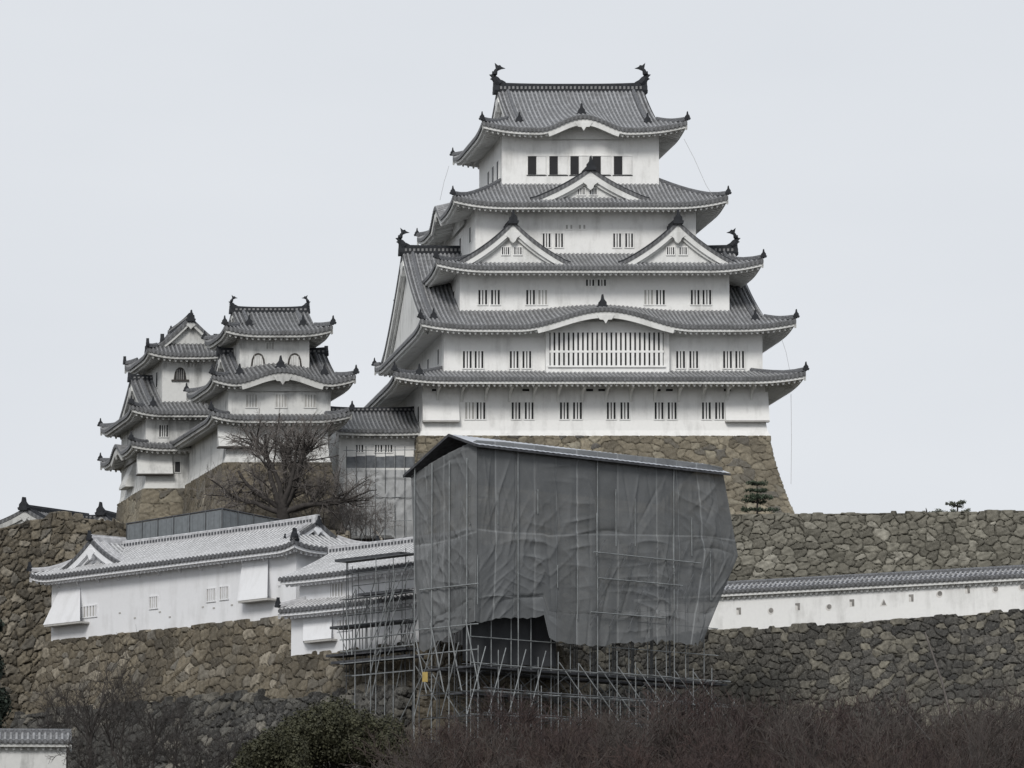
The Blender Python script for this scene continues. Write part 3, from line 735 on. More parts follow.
it.roof(i1); it.roof(i2, ridge=True, k=.7, hh=.5); it.roof(i3, ridge=True, k=.85, hh=.6, fr=IT)
v3 = 1.2
bell_window(it, 180, 374.5, v3, .9, 1.15, 2)
u, z = IN.uz(180, 380.5, v3); MB().box(-.75, .75, -.15, .02, -.07, .07).build('window_ledge', WOODD, IN, it.e, (u, v3, z))
w_(it, 192, 364, v3, .8, .5, 2, True); w_(it, 192, 395.5, v3, .6, .5, 2, True)
w_(it, 163.5, 431, 0, .75, 1.0, 3); w_(it, 177.5, 467, 0, .45, .9, 0)
drop_box(it, 138, 173, 452, 473.5, 0, .7)
window(IN, it.e, uL_+1.6, 3.6, IN.uz(155, 376, 1.2)[1], .7, 1.3, 0, axis='u', sgn=1, mats=(PLO, DARK))
mb = MB(); mb.poly([(a, b) for a, b in ((0, .0), (-.8, -1.9), (-.8, -2.1), (0, -2.1))], 5.5, 8.5, 'v', 0)
mb.build('stone_drop_box', PLO, IN, it.e, (i1.r[0]+1.6, 0, i1.ze-.6))
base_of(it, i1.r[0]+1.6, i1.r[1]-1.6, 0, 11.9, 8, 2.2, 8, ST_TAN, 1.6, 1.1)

# --- corridor turret between the small keep and the main keep ------
CO = Fr(at(378, 456, 392), 0, VA)
ct = Tower('corridor_turret', 'low tiled corridor wing with three small windows, joining the main keep to a small keep', 'corridor turret', CO, None, (PL, EAVO, TLO))
c1 = mkroof(CO, 336, 425, 432.5, -1.3, 8, 1.3, ridge=(338, 424, 411), lift=.1)
c1.g = (.01, .01)
ct.wall(c1.r[0]+.4, c1.r[1]-.4, 0, 6.7, -7, wtop(c1)); ct.roof(c1, sides='FB')
rd = MB(); c1.ridge(rd, .6, False, .5); finish(rd, [TDO, TDM, RIDGE], CO, ct.e)
for x in (359.5, 378.5, 388.5): w_(ct, x, 448.5, 0, .62, .6, 2)

# ------------------------------------------------------------------ terrain
wl_pts = [(-140, 374), (-60, 372), (-37, 363), (-16.5, 339.5), (-8, 330), (6, 344), (15, 354), (37, 341), (60, 330), (140, 326)]
def wl(x): return np.interp(x, [p[0] for p in wl_pts], [p[1] for p in wl_pts])
def terrain_z(x, y):
    z = np.interp(y, [0, 60, 130, 250, 312, 335], [0, 0, 2.5, 12.5, 19.5, 20.5])
    d = y-wl(x); z = z+(30.8-z)*np.clip((d-1.2)/2.0, 0, 1)
    z = z+(42.5-30.8)*np.clip((y-376)/2.5, 0, 1)
    z = z*np.interp(y, [0, 520, 760], [1, 1, 0]); z = z*np.interp(np.abs(x), [0, 170, 330], [1, 1, 0])
    return z+.25*np.sin(x*.31+y*.17)*np.clip(z/5, 0, 1)*(y < 330)
def soil():
    m, t, b = newmat('hillside_soil', (.07, .06, .045), .95, .1); g = geom(t); n = noise(t, g, .35, 8, .7); n2 = noise(t, g, 5, 5, .7)
    c = ramp(t, n, [(.3, (.035, .032, .024)), (.55, (.075, .065, .048)), (.75, (.06, .07, .035))]); c = mixc(t, ramp(t, n2, [(.35, (0, 0, 0)), (.7, (.6,)*3)]), c, (.03, .026, .02))
    t.links.new(c, b.inputs['Base Color']); bump(t, b, n2, .8, .2); return m
SOIL = soil()
xs = np.concatenate([np.linspace(-4000, -340, 6), np.arange(-330, -80, 10), np.arange(-80, 80, 1.6), np.arange(80, 331, 10), np.linspace(340, 4000, 6)])
ys = np.concatenate([[-300, -50], np.arange(0, 250, 10), np.arange(250, 400, 1.2), np.arange(400, 770, 10), np.linspace(780, 6000, 6)])
X, Y = np.meshgrid(xs, ys, indexing='ij'); Z = terrain_z(X, Y)
mb = MB(); mb.grid(np.stack([X, Y, Z], -1), 0); tag(mb.build('ground', SOIL, smooth=True), kind='structure')

def flat(o): return (float(o[0]), float(o[1]))
def wall_px(name, label, pts, depth, foot, mat, cw, ch, seed, res=.13, amp=.16, curve=1.3, jag=.3, out=None, group=None, topthick=1.2):
    P = [at(*p) for p in pts]; P = np.array(P); d = np.gradient(P, axis=0); n = np.stack([d[:, 1], -d[:, 0]], 1); n /= np.linalg.norm(n, axis=1)[:, None]
    if out is not None: n = np.array(out, float)
    dep = depth if np.ndim(depth) == 0 else np.array(depth, float)
    org = P[0].copy(); mb = stone_wall(P-org, dep, foot, [tuple(k) for k in n], cw, ch, seed, res, amp, curve, jag, topthick)
    o = mb.build(name, mat, None, None, org); return tag(o, label, 'stone wall', group)
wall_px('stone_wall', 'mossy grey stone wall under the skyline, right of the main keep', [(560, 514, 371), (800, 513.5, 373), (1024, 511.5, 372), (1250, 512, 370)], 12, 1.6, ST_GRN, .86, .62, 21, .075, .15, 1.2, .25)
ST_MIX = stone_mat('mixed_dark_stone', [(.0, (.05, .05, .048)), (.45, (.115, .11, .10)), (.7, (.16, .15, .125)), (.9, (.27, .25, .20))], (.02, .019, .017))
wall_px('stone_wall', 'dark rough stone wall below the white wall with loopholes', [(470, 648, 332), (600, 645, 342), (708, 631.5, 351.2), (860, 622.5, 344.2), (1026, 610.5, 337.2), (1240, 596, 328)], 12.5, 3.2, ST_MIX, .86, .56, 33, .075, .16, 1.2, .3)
# turret frame is needed for the wall under it
T = Fr(at(288, 617.5, 338), -48, -48)
uL0 = T.uz(51, 645, 0)[0]
pA = T.P(uL0-.3, -.3, 0); pB = T.P(.4, -.3, 0); pZ = T.P(uL0-.3, 14, 0)
E = Fr(at(291, 657, 333), -48, -48)
pC = E.P(-.2, -.3, 0); pC[2] = E.O[2]; uE = E.uz(424, 640, 0)[0]; pD = E.P(uE+.3, -.3, 0)
nT = -T.V[:2]; nL = -T.U[:2]
org = pA.copy()
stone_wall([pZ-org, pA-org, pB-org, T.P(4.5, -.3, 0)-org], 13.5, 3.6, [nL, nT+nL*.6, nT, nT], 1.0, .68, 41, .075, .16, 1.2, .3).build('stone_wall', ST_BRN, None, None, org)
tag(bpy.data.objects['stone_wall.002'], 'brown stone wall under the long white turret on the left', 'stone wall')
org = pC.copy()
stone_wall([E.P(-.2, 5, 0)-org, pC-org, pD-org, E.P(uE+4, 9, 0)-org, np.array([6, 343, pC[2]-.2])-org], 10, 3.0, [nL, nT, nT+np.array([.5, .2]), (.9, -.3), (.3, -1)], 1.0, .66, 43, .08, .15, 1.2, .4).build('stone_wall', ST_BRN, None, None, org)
tag(bpy.data.objects['stone_wall.003'], 'low stone wall behind the pipe scaffold, under the short stepped turret', 'stone wall')
# rubble bank in front
zr0 = T.O[2]-5.6; zr1 = E.O[2]-3.2
rb = [T.P(uL0-6, 1.5, 0), T.P(uL0-1.5, -1.9, 0), T.P(-.5, -1.9, 0), E.P(-2.2, -1.9, 0), E.P(uE, -1.9, 0), np.array([6, 335., 0])]
for k, p in enumerate(rb): p[2] = (zr0-.8, zr0, zr0, zr1, zr1, zr1-1)[k]
org = rb[0].copy()
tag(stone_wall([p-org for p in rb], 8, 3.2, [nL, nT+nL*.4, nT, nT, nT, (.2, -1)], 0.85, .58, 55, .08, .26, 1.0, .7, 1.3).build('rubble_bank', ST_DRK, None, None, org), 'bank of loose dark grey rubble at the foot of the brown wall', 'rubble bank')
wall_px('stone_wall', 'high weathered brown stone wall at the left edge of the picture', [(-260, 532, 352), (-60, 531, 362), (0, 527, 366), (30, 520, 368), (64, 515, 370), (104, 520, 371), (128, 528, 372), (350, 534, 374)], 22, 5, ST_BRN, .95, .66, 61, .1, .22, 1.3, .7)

# ------------------------------------------------------------------ long white turret
RIBP = .46
tw = Tower('white_turret', 'long low white turret with pale plastered roof and a gable at each end', 'turret', T, None, (PLW, PLW, TLW))
DP = 5.6; o = 1.15
u0 = uL0; ze = T.uz(293, 545, -o)[1]; vm = DP/2; uR, zr = T.uz(318, 522, vm)
uRe = T.uz(294, 546, -o)[0]; rT = Roof((u0-o-.2, uRe, -o, DP+o), ze, (zr-ze)/(vm+o)*.8, (zr-ze)/(vm+o)**2*.2, o, lift=.35, gable=(3.0, max(.8, uRe-uR)), Rmax=vm+o, Lc=2.5, band=.2)
tw.wall(u0, uRe-o, 0, DP, 0, wtop(rT)); 
TL_save = TDB; TDW = tiles('pale_eave_edge_tile', (.13, .132, .14), (.03, .031, .035), (.08, .08, .08)); 
rw_mats = [TDO, TD, plain('pale_hip', (.42, .42, .43), .25), plain('pale_ridge', (.46, .46, .47), .25)]
def roof_w(Tw, rf, sides='FBLR', ridge=True, hh=.7, oni_at=()):
    tl, ev, rd = MB(), MB(), MB(); rf.build_into(tl, ev, rd, sides)
    if ridge: rf.ridge(rd, .6, False, hh, 3)
    for (t, r_, kk) in oni_at:
        u, v = SIDE['F'](rf.r, t, r_); oni(sub(rd, 'eave_ornament'), u, v, float(rf.z('F', np.array(t), np.array(r_)))+.1, kk)
    ob = tl.build('roof', [TLW, TDW], Tw.fr, Tw.e); ev.build('eave', PLW, Tw.fr, ob); finish(rd, rw_mats, Tw.fr, ob)
    return ob
roof_w(tw, rT, oni_at=[(rT.Lf-.3, .3, .75)])
ga, zA_ = T.uz(91, 540, -.2); gl, zB_ = T.uz(58, 573.5, -.2); gr, _ = T.uz(123, 565, -.2)
tl, ev, rd = MB(), MB(), MB(); gable(tl, ev, rd, (gl+gr)/2, (gr-gl)/2, (zB_+T.uz(123, 565, -.2)[1])/2, zA_, -.2, DP*.55, 1)
go = ev.build('gable', PLW, T, tw.e); tl.build('gable_roof', [TLW, TDW], T, go); finish(rd, [rw_mats[2], TDO], T, go)
def wpx(Tw, px, py, v, wd, ht, bars, pale=True):
    u, z = Tw.fr.uz(px, py, v); window(Tw.fr, Tw.e, u, v, z, wd, ht, bars, mats=(Tw.pl, DARK), pale=pale)
wpx(tw, 89.5, 611.5, 0, 1.9, .8, 5); wpx(tw, 154, 602.5, 0, .95, .85, 3); wpx(tw, 211.5, 595, 0, .95, .9, 3); wpx(tw, 224.5, 593, 0, .95, .9, 3)
for x, y in ((135, 618), (160, 612), (120, 613), (214, 608), (203, 607), (170, 617), (232, 605)):
    u, z = T.uz(x, y, 0); MB().box(-.12, .12, -.03, .02, -.06, .06).build('gun_port', PLGREY, T, tw.e, (u, 0, z))
def flap(Tw, xt0, xt1, xb0, xb1, yt, yb, v, out):
    a, zt_ = Tw.fr.uz(xt0, yt, v); b, _ = Tw.fr.uz(xt1, yt, v); c, zb = Tw.fr.uz(xb0, yb, v-out); d, _ = Tw.fr.uz(xb1, yb, v-out)
    mb = MB(); mb.add([(a, v+.02, zt_), (b, v+.02, zt_), (c, v-out, zb), (d, v-out, zb), (a, v+.02, zb), (b, v+.02, zb)], [(0, 2, 3, 1), (0, 4, 2), (1, 3, 5), (2, 4, 5, 3)], 0)
    mb.box(c+.1, d, v-out+.02, v, zb-.16, zb-.02, 1); return mb.build('stone_drop_box', [PLW, PLGREY], Tw.fr, Tw.e)
flap(tw, 60, 80, 43, 80, 588, 625, 0, .9); flap(tw, 243, 268, 237, 267, 556, 601, 0, .9)
for k in range(12): 
    uu = u0+1+(uRe-o-u0-2)*k/11; MB().poly([(0, -.7), (-.12, -.68), (-.35, -.35), (-.9, -.25), (-.9, 0), (0, 0)], -.1, .1, 'u').build('bracket', PLW, T, tw.e, (uu, 0, ze-.15))

# ------------------------------------------------------------------ short stepped turret
te = Tower('white_turret', 'short white turret with two tiled roofs, partly behind the pipe scaffold', 'turret', E, None, (PLW, PLW, TLW))
DE = 8.0
zeU = E.uz(278, 579, -.9)[1]; ueL = E.uz(278, 579, -.9)[0]; zrU = E.uz(331, 553, DE/2)[1]
rU = Roof((ueL, uE+.5, -.9, DE+.9), zeU, (zrU-zeU)/(DE/2+.9)*.8, (zrU-zeU)/(DE/2+.9)**2*.2, .9, lift=.05, gable=(.01, .01), Rmax=DE/2+.9, band=.2)
zeL_, = [E.uz(278, 610.5, -1.1)[1]]
te.wall(.6, uE, .25, DE-.3, zeL_, wtop(rU)); te.wall(0, uE, 0, DE, 0, zeL_+.3)
roof_w(te, rU, 'FB')
rL = Roof((E.uz(278, 610.5, -1.1)[0], uE+.9, -1.1, DE+1.1), zeL_, .5, 0, 1.1, lift=.05, Rmax=1.4, band=.2)
roof_w(te, rL, 'FBLR', ridge=False)
wpx(te, 338, 590, .25, 1.6, .9, 5); flap(te, 303, 332, 303, 331, 617, 641, 0, .6)
wpx(te, 345, 625, 0, 1.5, .7, 5)
RIBP = .36

# ------------------------------------------------------------------ white loopholed wall with its tile coping
DB = Fr(at(711, 629.5, 352), -30, -30)
DL = DB.uz(1060, 607, 0)[0]
lw = empty('loophole_wall', DB.O, 'long white plastered wall with square, round and triangular loopholes under a tile coping', 'castle wall')
mb = MB(); mb.box(-6, DL+12, 0, .8, -.4, 3.2); mb.build('wall', PL, DB, lw)
zt_ = DB.uz(711, 591.5, 0)[1]; RIBP = .40
rD = Roof((-6.4, DL+12.4, -.55, 1.35), zt_-.05, .62, 0, .55, lift=0, gable=(.01, .01), Rmax=.95, band=.16)
tl, ev, rd = MB(), MB(), MB(); rD.build_into(tl, ev, rd, 'FB'); 
us = np.linspace(-6.3, DL+12, 20); rd.sweep(np.stack([us, .4+0*us, zt_+.5+0*us], -1), [(-.2, -.15), (-.2, .14), (-.1, .25), (.1, .25), (.2, .14), (.2, -.15)])
ob = tl.build('coping', [tiles('coping_tile', (.33, .335, .35), (.07, .072, .08), (.12, .12, .12)), TDB], DB, lw); ev.build('eave', EAVE, DB, ob); rd.build('ridge', RIDGE, DB, ob); RIBP = .36
lh = [(130, 350, 's'), (215, 350, 'c'), (287, 338, 's'), (370, 340, 'c'), (432, 328, 's'), (516, 327, 't'), (590, 315, 's'), (665, 305, 'c'), (740, 293, 's'), (814, 293, 'c'), (885, 287, 'c')]
HOLE_SHADE = plain('painted_loophole_shade', (.24, .23, .215), .3)  # shade of a loophole's inside, painted as a dark flat shape
def hole_shape(kind):
    h = .27
    if kind == 's': return [(-.19, -h), (-.19, h), (.19, h), (.19, -h)]
    if kind == 'c': return [(.26*math.cos(a), .26*math.sin(a)) for a in np.linspace(0, 2*PI, 15)[:-1]]
    return [(-.3, -.26), (0, .3), (.3, -.26)]
hp = [(x, y, k) for x, y, k in lh]
for X, Y, kd in hp+[(20, 372, 't'), (960, 280, 's'), (1035, 272, 'c')]:
    px, py = 690+X/2.667, 480+Y/2.667; u, z = DB.uz(px, py, 0); sh = hole_shape(kd)
    mb = MB(); mb.poly(sh, -.012, .01, 'v', 1)  # pale flat plate; the darker shape over it is painted shade
    if kd == 's': mb.poly([(-.19, .27), (.19, .27), (.19, -.25), (.02, -.25), (.0, .08), (-.19, .12)], -.02, .005, 'v', 0)
    elif kd == 'c': mb.poly([(a*.72+.05, b*.72+.06) for a, b in sh], -.02, .005, 'v', 0)
    else: mb.poly([(a*.6+.05, b*.7) for a, b in sh], -.02, .005, 'v', 0)
    mb.build('loophole', [HOLE_SHADE, plain('splayed_plaster', (.66, .64, .61), .1) if 'splayed_plaster' not in bpy.data.materials else bpy.data.materials['splayed_plaster']], DB, lw, (u, 0, z))

# ------------------------------------------------------------------ roofs of a far gatehouse over the left wall
GH = Fr(at(40, 524, 430), 0, -35)
gt = Tower('gatehouse', 'dark tiled gatehouse roof peeping over the brown wall at the far left', 'gatehouse', GH, None, (PLO, EAVO, TLO))
def gable_front_roof(Tw, xa, ya, xl, xr, yb, v0, dep):
    fr = Tw.fr; ua, za = fr.uz(xa, ya, v0); ul, zb = fr.uz(xl, yb, v0); ur = fr.uz(xr, yb, v0)[0]
    tl, ev, rd = MB(), MB(), MB(); gable(tl, ev, rd, (ul+ur)/2, (ur-ul)/2, zb, za, v0, v0+dep)
    o_ = ev.build('gable', Tw.ev, fr, Tw.e); tl.build('gable_roof', [Tw.tl, TDB], fr, o_); finish(rd, [TDO], fr, o_)
    Tw.wall(ul+.8, ur-.8, v0+.9, v0+dep, zb-6, zb+.1)
gable_front_roof(gt, 27, 509, -9, 58, 525.5, 0, 9)
ge = Tower('gatehouse', 'small tiled gable roof just right of the gatehouse roof at the far left', 'gatehouse', Fr(at(95, 522, 428), 0, -20), None, (PLO, EAVO, TLO))
gable_front_roof(ge, 104, 514, 84, 118, 526, 0, 7)
g0 = Fr(at(50, 530, 432), 0, 0); tl, ev, rd = MB(), MB(), MB()
rG = Roof((-1.5, 6.2, -2, 2), 0, .55, 0, .6, lift=.0, gable=(.3, .3), Rmax=2, band=.15); rG.build_into(tl, ev, rd, 'FB'); rG.ridge(rd, .55, False, .5)
mr = tl.build('roof', [TLO, TDB], Fr(g0.O), gt.e, (0, 0, 0)); mr.location = Vector((g0.O-WL[gt.e.name]).tolist()); WL[mr.name] = g0.O
ev.build('eave', EAVO, g0, mr); finish(rd, [TDO, TDM, RIDGE], g0, mr)
MB().box(-1, 5.8, -1.4, 1.4, -6, .3).build('wall', PLO, g0, gt.e)

# ------------------------------------------------------------------ netted scaffold tower
def net_mat(name, c, line, alpha=1., seam=2.3):
    m, t, b = newmat(name, c, .85, .15); g = geom(t)
    n = noise(t, g, .8, 5, .6); n2 = noise(t, g, 12, 2); 
    k = ramp(t, n, [(.3, tuple(x*.82 for x in c)), (.7, tuple(x*1.2 for x in c))]); k = mixc(t, ramp(t, n2, [(.3, (0,)*3), (.8, (.4,)*3)]), k, tuple(x*.7 for x in c))
    at_ = t.nodes.new('ShaderNodeAttribute'); at_.attribute_name = 'stone'; sp = t.nodes.new('ShaderNodeSeparateColor'); t.links.new(at_.outputs['Color'], sp.inputs[0])
    k = mixc(t, ramp(t, sp.outputs[0], [(0, (0,)*3), (1, (.35,)*3)]), k, tuple(x*1.7 for x in c)); k = mixc(t, sp.outputs[1], k, tuple(min(1, x*seam) for x in c))
    t.links.new(k, b.inputs['Base Color']); bump(t, b, n2, .3, .03)
    if alpha < 1: b.inputs['Alpha'].default_value = alpha
    return m
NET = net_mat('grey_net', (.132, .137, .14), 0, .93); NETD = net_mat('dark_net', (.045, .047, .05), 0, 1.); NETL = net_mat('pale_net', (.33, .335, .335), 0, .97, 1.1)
S = Fr(at(476, 650, 314), 42, 42)
S.O[2] = at(476, 650, 314)[2]
shd = empty('netted_scaffold', S.O, 'large scaffold wrapped in grey netting under a slanted metal sheet roof, at the centre', 'scaffold')
def spl(xs_, ys_): return lambda x: np.interp(x, xs_, ys_)
def drape(name, colspec, n, m, mapper, Ndir, seed, mat=None, amp=1., jagb=.09):
    """colspec: list of (s, [(px,py) x3 rows]) ; mapper: pixel -> local point on the plane"""
    ss = [c[0] for c in colspec]; rows = len(colspec[0][1])
    ctl = np.array([[mapper(*p) for p in c[1]] for c in colspec])       # k,rows,3
    s_ = np.linspace(0, 1, n); q = np.linspace(0, 1, m)
    A = np.stack([[np.interp(s_, ss, ctl[:, r, i]) for i in range(3)] for r in range(rows)])  # rows,3,n
    rr = np.linspace(0, 1, rows); P = np.zeros((n, m, 3))
    for i in range(3):
        for j in range(n): P[j, :, i] = np.interp(q, rr, A[:, i, j])
    Sx, Q = np.meshgrid(s_, q, indexing='ij')
    L = np.linalg.norm(P[-1, 0]-P[0, 0]); H = np.linalg.norm(P[0, -1]-P[0, 0]); a, b = Sx*L, Q*H
    r = np.random.default_rng(seed); d = np.zeros_like(a)
    for k in range(34):          # sharp creases, each a short crumple
        th = r.normal(0, .45) if k % 3 else r.uniform(-PI, PI); f = r.uniform(.7, 3.2); ca, sa = math.cos(th), math.sin(th)
        x0, y0 = r.uniform(0, L), r.uniform(0, H); env = np.exp(-((a-x0)**2/r.uniform(.6, 5)+(b-y0)**2/r.uniform(2, 12)))
        w_ = (a*ca+b*sa)*f+r.uniform(0, 6)+.9*np.sin(b*1.3+a*.5+k)
        d += env*r.uniform(.04, .11)*(1-np.abs(np.sin(w_)))**2.2
    for k in range(40):          # long diagonal pulls from the ties
        x0, y0 = r.uniform(0, L), r.uniform(0, H); th = r.uniform(-.7, .7); l_ = r.uniform(1.5, 4)
        al = (a-x0)*math.sin(th)+(b-y0)*math.cos(th); ac = (a-x0)*math.cos(th)-(b-y0)*math.sin(th)
        d += .10*np.exp(-np.abs(ac)/.09)*np.clip(1-np.abs(al)/l_, 0, 1)*r.choice([-1, 1, 1])
    pw = 1.83; ph_ = a/pw
    d += .05*np.abs(np.sin(PI*ph_))**.4+.06*np.abs(np.sin(PI*b/5.1))**.5-.07
    d += .05*(np.floor(ph_) % 2)+.04*(np.floor(b/5.1) % 2)      # overlapping sheets
    for k in range(14):
        y0 = 5.1*r.integers(0, 3)+r.uniform(-.4, .9); x0 = r.uniform(0, L); wd_ = r.uniform(.8, 2.4); yy = y0+.12*((a-x0)/wd_)**2*wd_
        d += .12*np.exp(-((a-x0)/wd_)**2)*np.exp(-np.abs(b-yy)/.16)*r.choice([-1, 1])
    d *= np.clip(np.minimum(a, L-a)/.5+.05, 0, 1)
    pr = np.random.default_rng(seed+50).random((80, 8)); att = np.zeros(a.shape+(4,)); pi_ = np.floor(ph_).astype(int) % 80; pj = np.floor(b/5.1).astype(int) % 8
    att[..., 0] = pr[pi_, pj]; att[..., 1] = np.clip(1-np.abs(ph_-np.round(ph_))*pw/.045, 0, 1)*.8+np.clip(1-np.abs(b/5.1-np.round(b/5.1))*5.1/.06, 0, 1)*.4; att[..., 3] = 1
    if jagb: P[:, :, 2] += (jagb*(np.interp(a, np.arange(0, L+1, .35), r.normal(0, 1, len(np.arange(0, L+1, .35)))))*Q**6)
    P = P+np.array(Ndir)*(d*amp)[..., None]
    mb = MB(); mb.grid(P, 0, att=att); return mb
def mapF(px, py): u, z = S.uz(px, py, 0); return (u, 0, z)
def mapL(px, py): v, z = S.vz(px, py, 0); return (0, v, z)
cols = [(0, [(476, 440), (476, 548), (474, 622)]), (.12, [(505, 442), (505, 552), (502, 619)]), (.27, [(543, 446), (543, 553), (543, 617)]), (.285, [(548, 447), (548, 555), (548, 641)]), (.45, [(592, 451), (592, 552), (592, 646)]),
        (.6, [(630, 455), (630, 552), (630, 642)]), (.75, [(667, 459), (668, 552), (668, 641)]), (.87, [(697, 463), (706, 552), (692, 645)]), (1, [(722, 467), (738, 556), (702, 642)])]
drape('net', cols, 330, 230, mapF, (0, -1, 0), 4).build('net', NET, S, shd, smooth=True)
colsL = [(0, [(411, 476), (414, 560), (420, 652)]), (.35, [(433, 462), (435, 560), (436, 645)]), (.7, [(457, 449), (457, 556), (457, 632)]), (1, [(477, 440), (477, 550), (475, 622)])]
drape('net', colsL, 110, 230, mapL, (-1, 0, 0), 9, amp=.9).build('net', NET, S, shd, smooth=True)
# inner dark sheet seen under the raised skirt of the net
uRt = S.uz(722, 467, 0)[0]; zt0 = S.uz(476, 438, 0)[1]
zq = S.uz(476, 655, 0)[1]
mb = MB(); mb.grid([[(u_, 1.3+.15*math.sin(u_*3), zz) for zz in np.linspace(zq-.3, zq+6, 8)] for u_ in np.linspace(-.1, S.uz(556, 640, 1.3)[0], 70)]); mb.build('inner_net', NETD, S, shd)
# roof of metal sheets
vB, zB2 = S.vz(405, 475.5, -.3); zR = S.uz(470, 437.2, 0)[1]
prof_ = [(-.5, zR-.5), (2.3, zR+.45), (vB, zB2)]
mb = MB(); n_ = 60
us = np.linspace(-.45, uRt+.35, n_*4)
P = []
for vv, zz in prof_: P.append(np.stack([us, vv+0*us, zz+.012*np.sin(us*2*PI/.5)], -1))
mb.grid(np.stack(P, 1), 0); mb.grid(np.stack([p-np.array([0, 0, .12]) for p in P], 1), 1, flip=True)
mb.poly([(v_, z_+.02) for v_, z_ in prof_]+[(v_, z_-.16) for v_, z_ in prof_[::-1]], -.5, -.42, 'u', 1)
mb.box(-.45, uRt+.35, -.52, -.44, zR-.68, zR-.54, 1)
mb.build('sheet_roof', [SHEET, PLANK], S, shd)
# pipes
def pipe(parent, fr, a, b, r=.045, mat=STEEL, name='pipe'):
    a = np.array(a, float); b = np.array(b, float)
    return MB().tube([a*0, b-a], r, 6).build(name, mat, fr, parent, tuple(a))
zg = terrain_z(np.array(S.O[0]), np.array(S.O[1]-2.))-S.O[2]-.6
levels = [S.uz(476, y, 0)[1] for y in (664, 690, 714, 738)]
rs = random.Random(5)
bay = 1.83; ucols = np.arange(0, uRt+.3, bay)
for i, u_ in enumerate(ucols):
    full = i % 4 == 2
    pipe(shd, S, (u_, -.2, zg), (u_+rs.uniform(-.06, .06), -.2, S.uz(476, 446, 0)[1] if full else levels[0]+rs.uniform(.3, 1.6)), .036, STEEL, 'standard_pipe')
    if rs.random() < .9: y_ = rs.uniform(470, 560); z_a = S.uz(476, y_, 0)[1]; pipe(shd, S, (u_, -.16, z_a-rs.uniform(1.5, 4)), (u_, -.16, z_a), .035, STEEL, 'standard_pipe')
    for vv in (.55, 2.2, 4.0, 5.8): pipe(shd, S, (u_+rs.uniform(-.04, .04), vv, zg), (u_+rs.uniform(-.04, .04), vv, zt0-1.6 if vv < 5 else zt0-3.5), .034, STEEL if vv < 1 else STEELD, 'standard_pipe')
    pipe(shd, S, (u_+bay/2, -1.5, zg-.6), (u_+bay/2, -1.5, levels[1]+rs.uniform(-.1, .5)), .034, STEELD if i % 2 else STEEL, 'standard_pipe')
    if u_ > 6 and u_+3 < uRt: pipe(shd, S, (u_+2.9, -1.6, levels[2]-.4), (u_, -.3, levels[0]+.5), .036, STEEL, 'brace')
    elif u_ < 7: pipe(shd, S, (u_-2.2, -1.6, levels[2]-.2), (u_+.6, -.3, levels[0]+1.2), .036, STEEL, 'brace')
    if i % 2 == 0: pipe(shd, S, (u_+2*bay, .6, levels[2]), (u_, .6, levels[0]), .034, STEELD, 'brace')
for z_, r_z in zip(levels, (0, 0, 1, 1)):
    for vv, mt in ((-.28, STEEL), (-1.58, STEELD), (.6, STEELD), (2.2, STEELD), (4.0, STEELD)):
        if vv == -1.58 and r_z == 0 and z_ == levels[0]: continue
        for q in range(4): pipe(shd, S, (uRt*q/4-.7, vv+.05*(q % 2), z_+rs.uniform(-.06, .06)), (uRt*(q+1)/4+.5, vv+.05*(q % 2), z_+rs.uniform(-.06, .06)), .044 if vv < 0 else .034, mt, 'ledger')
    for vv in ucols[::2]: pipe(shd, S, (vv+.1, -1.9, z_-.06), (vv+.1, 5.9, z_-.06), .038, STEELD, 'transom')
for z_ in np.arange(levels[0]+1.9, zt0-1, 1.9):
    pipe(shd, S, (-.2, .5, z_), (uRt, .5, z_), .034, STEEL, 'ledger')
MB().box(-.6, uRt+.3, -.1, 1.3, levels[0]-.25, levels[0]-.12).build('deck', PLANK, S, shd)
for z_ in (levels[0]-.05, levels[1]-.1):
    for q in range(9):
        pipe(shd, S, (uRt*q/9, 1.8, z_-1.5), (uRt*(q+1)/9, 1.8, z_+.1), .035, STEELD, 'brace'); pipe(shd, S, (uRt*(q+1)/9, 3.1, z_-1.5), (uRt*q/9, 3.1, z_+.1), .035, STEELD, 'brace')
for v_ in (1.8, 3.2, 4.6): pipe(shd, S, (-.5, v_+1.2, levels[2]), (-.5, v_-.6, levels[0]+1.5), .036, STEEL, 'brace')
MB().box(-.6, uRt, 3.2, 4.6, levels[0]-.25, levels[0]-.12).build('deck', PLANK, S, shd)
MB().box(-.6, 6, .7, 2.1, levels[1]-.25, levels[1]-.12).build('deck', PLANK, S, shd)
# ledgers outside the net (right half) and short ties
for y, xa, xb in ((552, 593, 700), (578, 598, 682), (612, 590, 665)):
    a_, z_ = S.uz(xa, y, -.3); b_, _ = S.uz(xb, y, -.3); pipe(shd, S, (a_, -.36, z_), (b_, -.36, z_+rs.uniform(-.1, .1)), .045, STEEL, 'ledger')
    for k in range(5):
        x_ = a_+(b_-a_)*k/4; pipe(shd, S, (x_, -.34, z_-.9), (x_+1.1, -.34, z_+.9), .035, STEELD, 'brace')
for y, xa, xb in ((590, 420, 500), (655, 418, 500), (630, 416, 476)):
    v_, z_ = S.vz(max(xa, 416), y, -.3); pipe(shd, S, (-.35, v_, z_), (-.35, -.6, z_), .045, STEEL, 'ledger')
for v_ in np.linspace(.6, 6, 4):
    pipe(shd, S, (-.3, v_, zg), (-.3, v_, zB2+.6), .045, STEEL, 'standard_pipe'); pipe(shd, S, (-.4, v_-1.4, levels[1]), (-.4, v_, levels[0]+3), .045, STEEL, 'brace')
u_, z_ = S.uz(421, 676, 0)
sg = MB(); sg.box(-.18, .18, -.04, .04, -.33, .33); tag(sg.build('sign_board', YEL, None, None, at(425, 677, 313)), 'small plain yellow board hung on the pipes below the netting', 'sign')

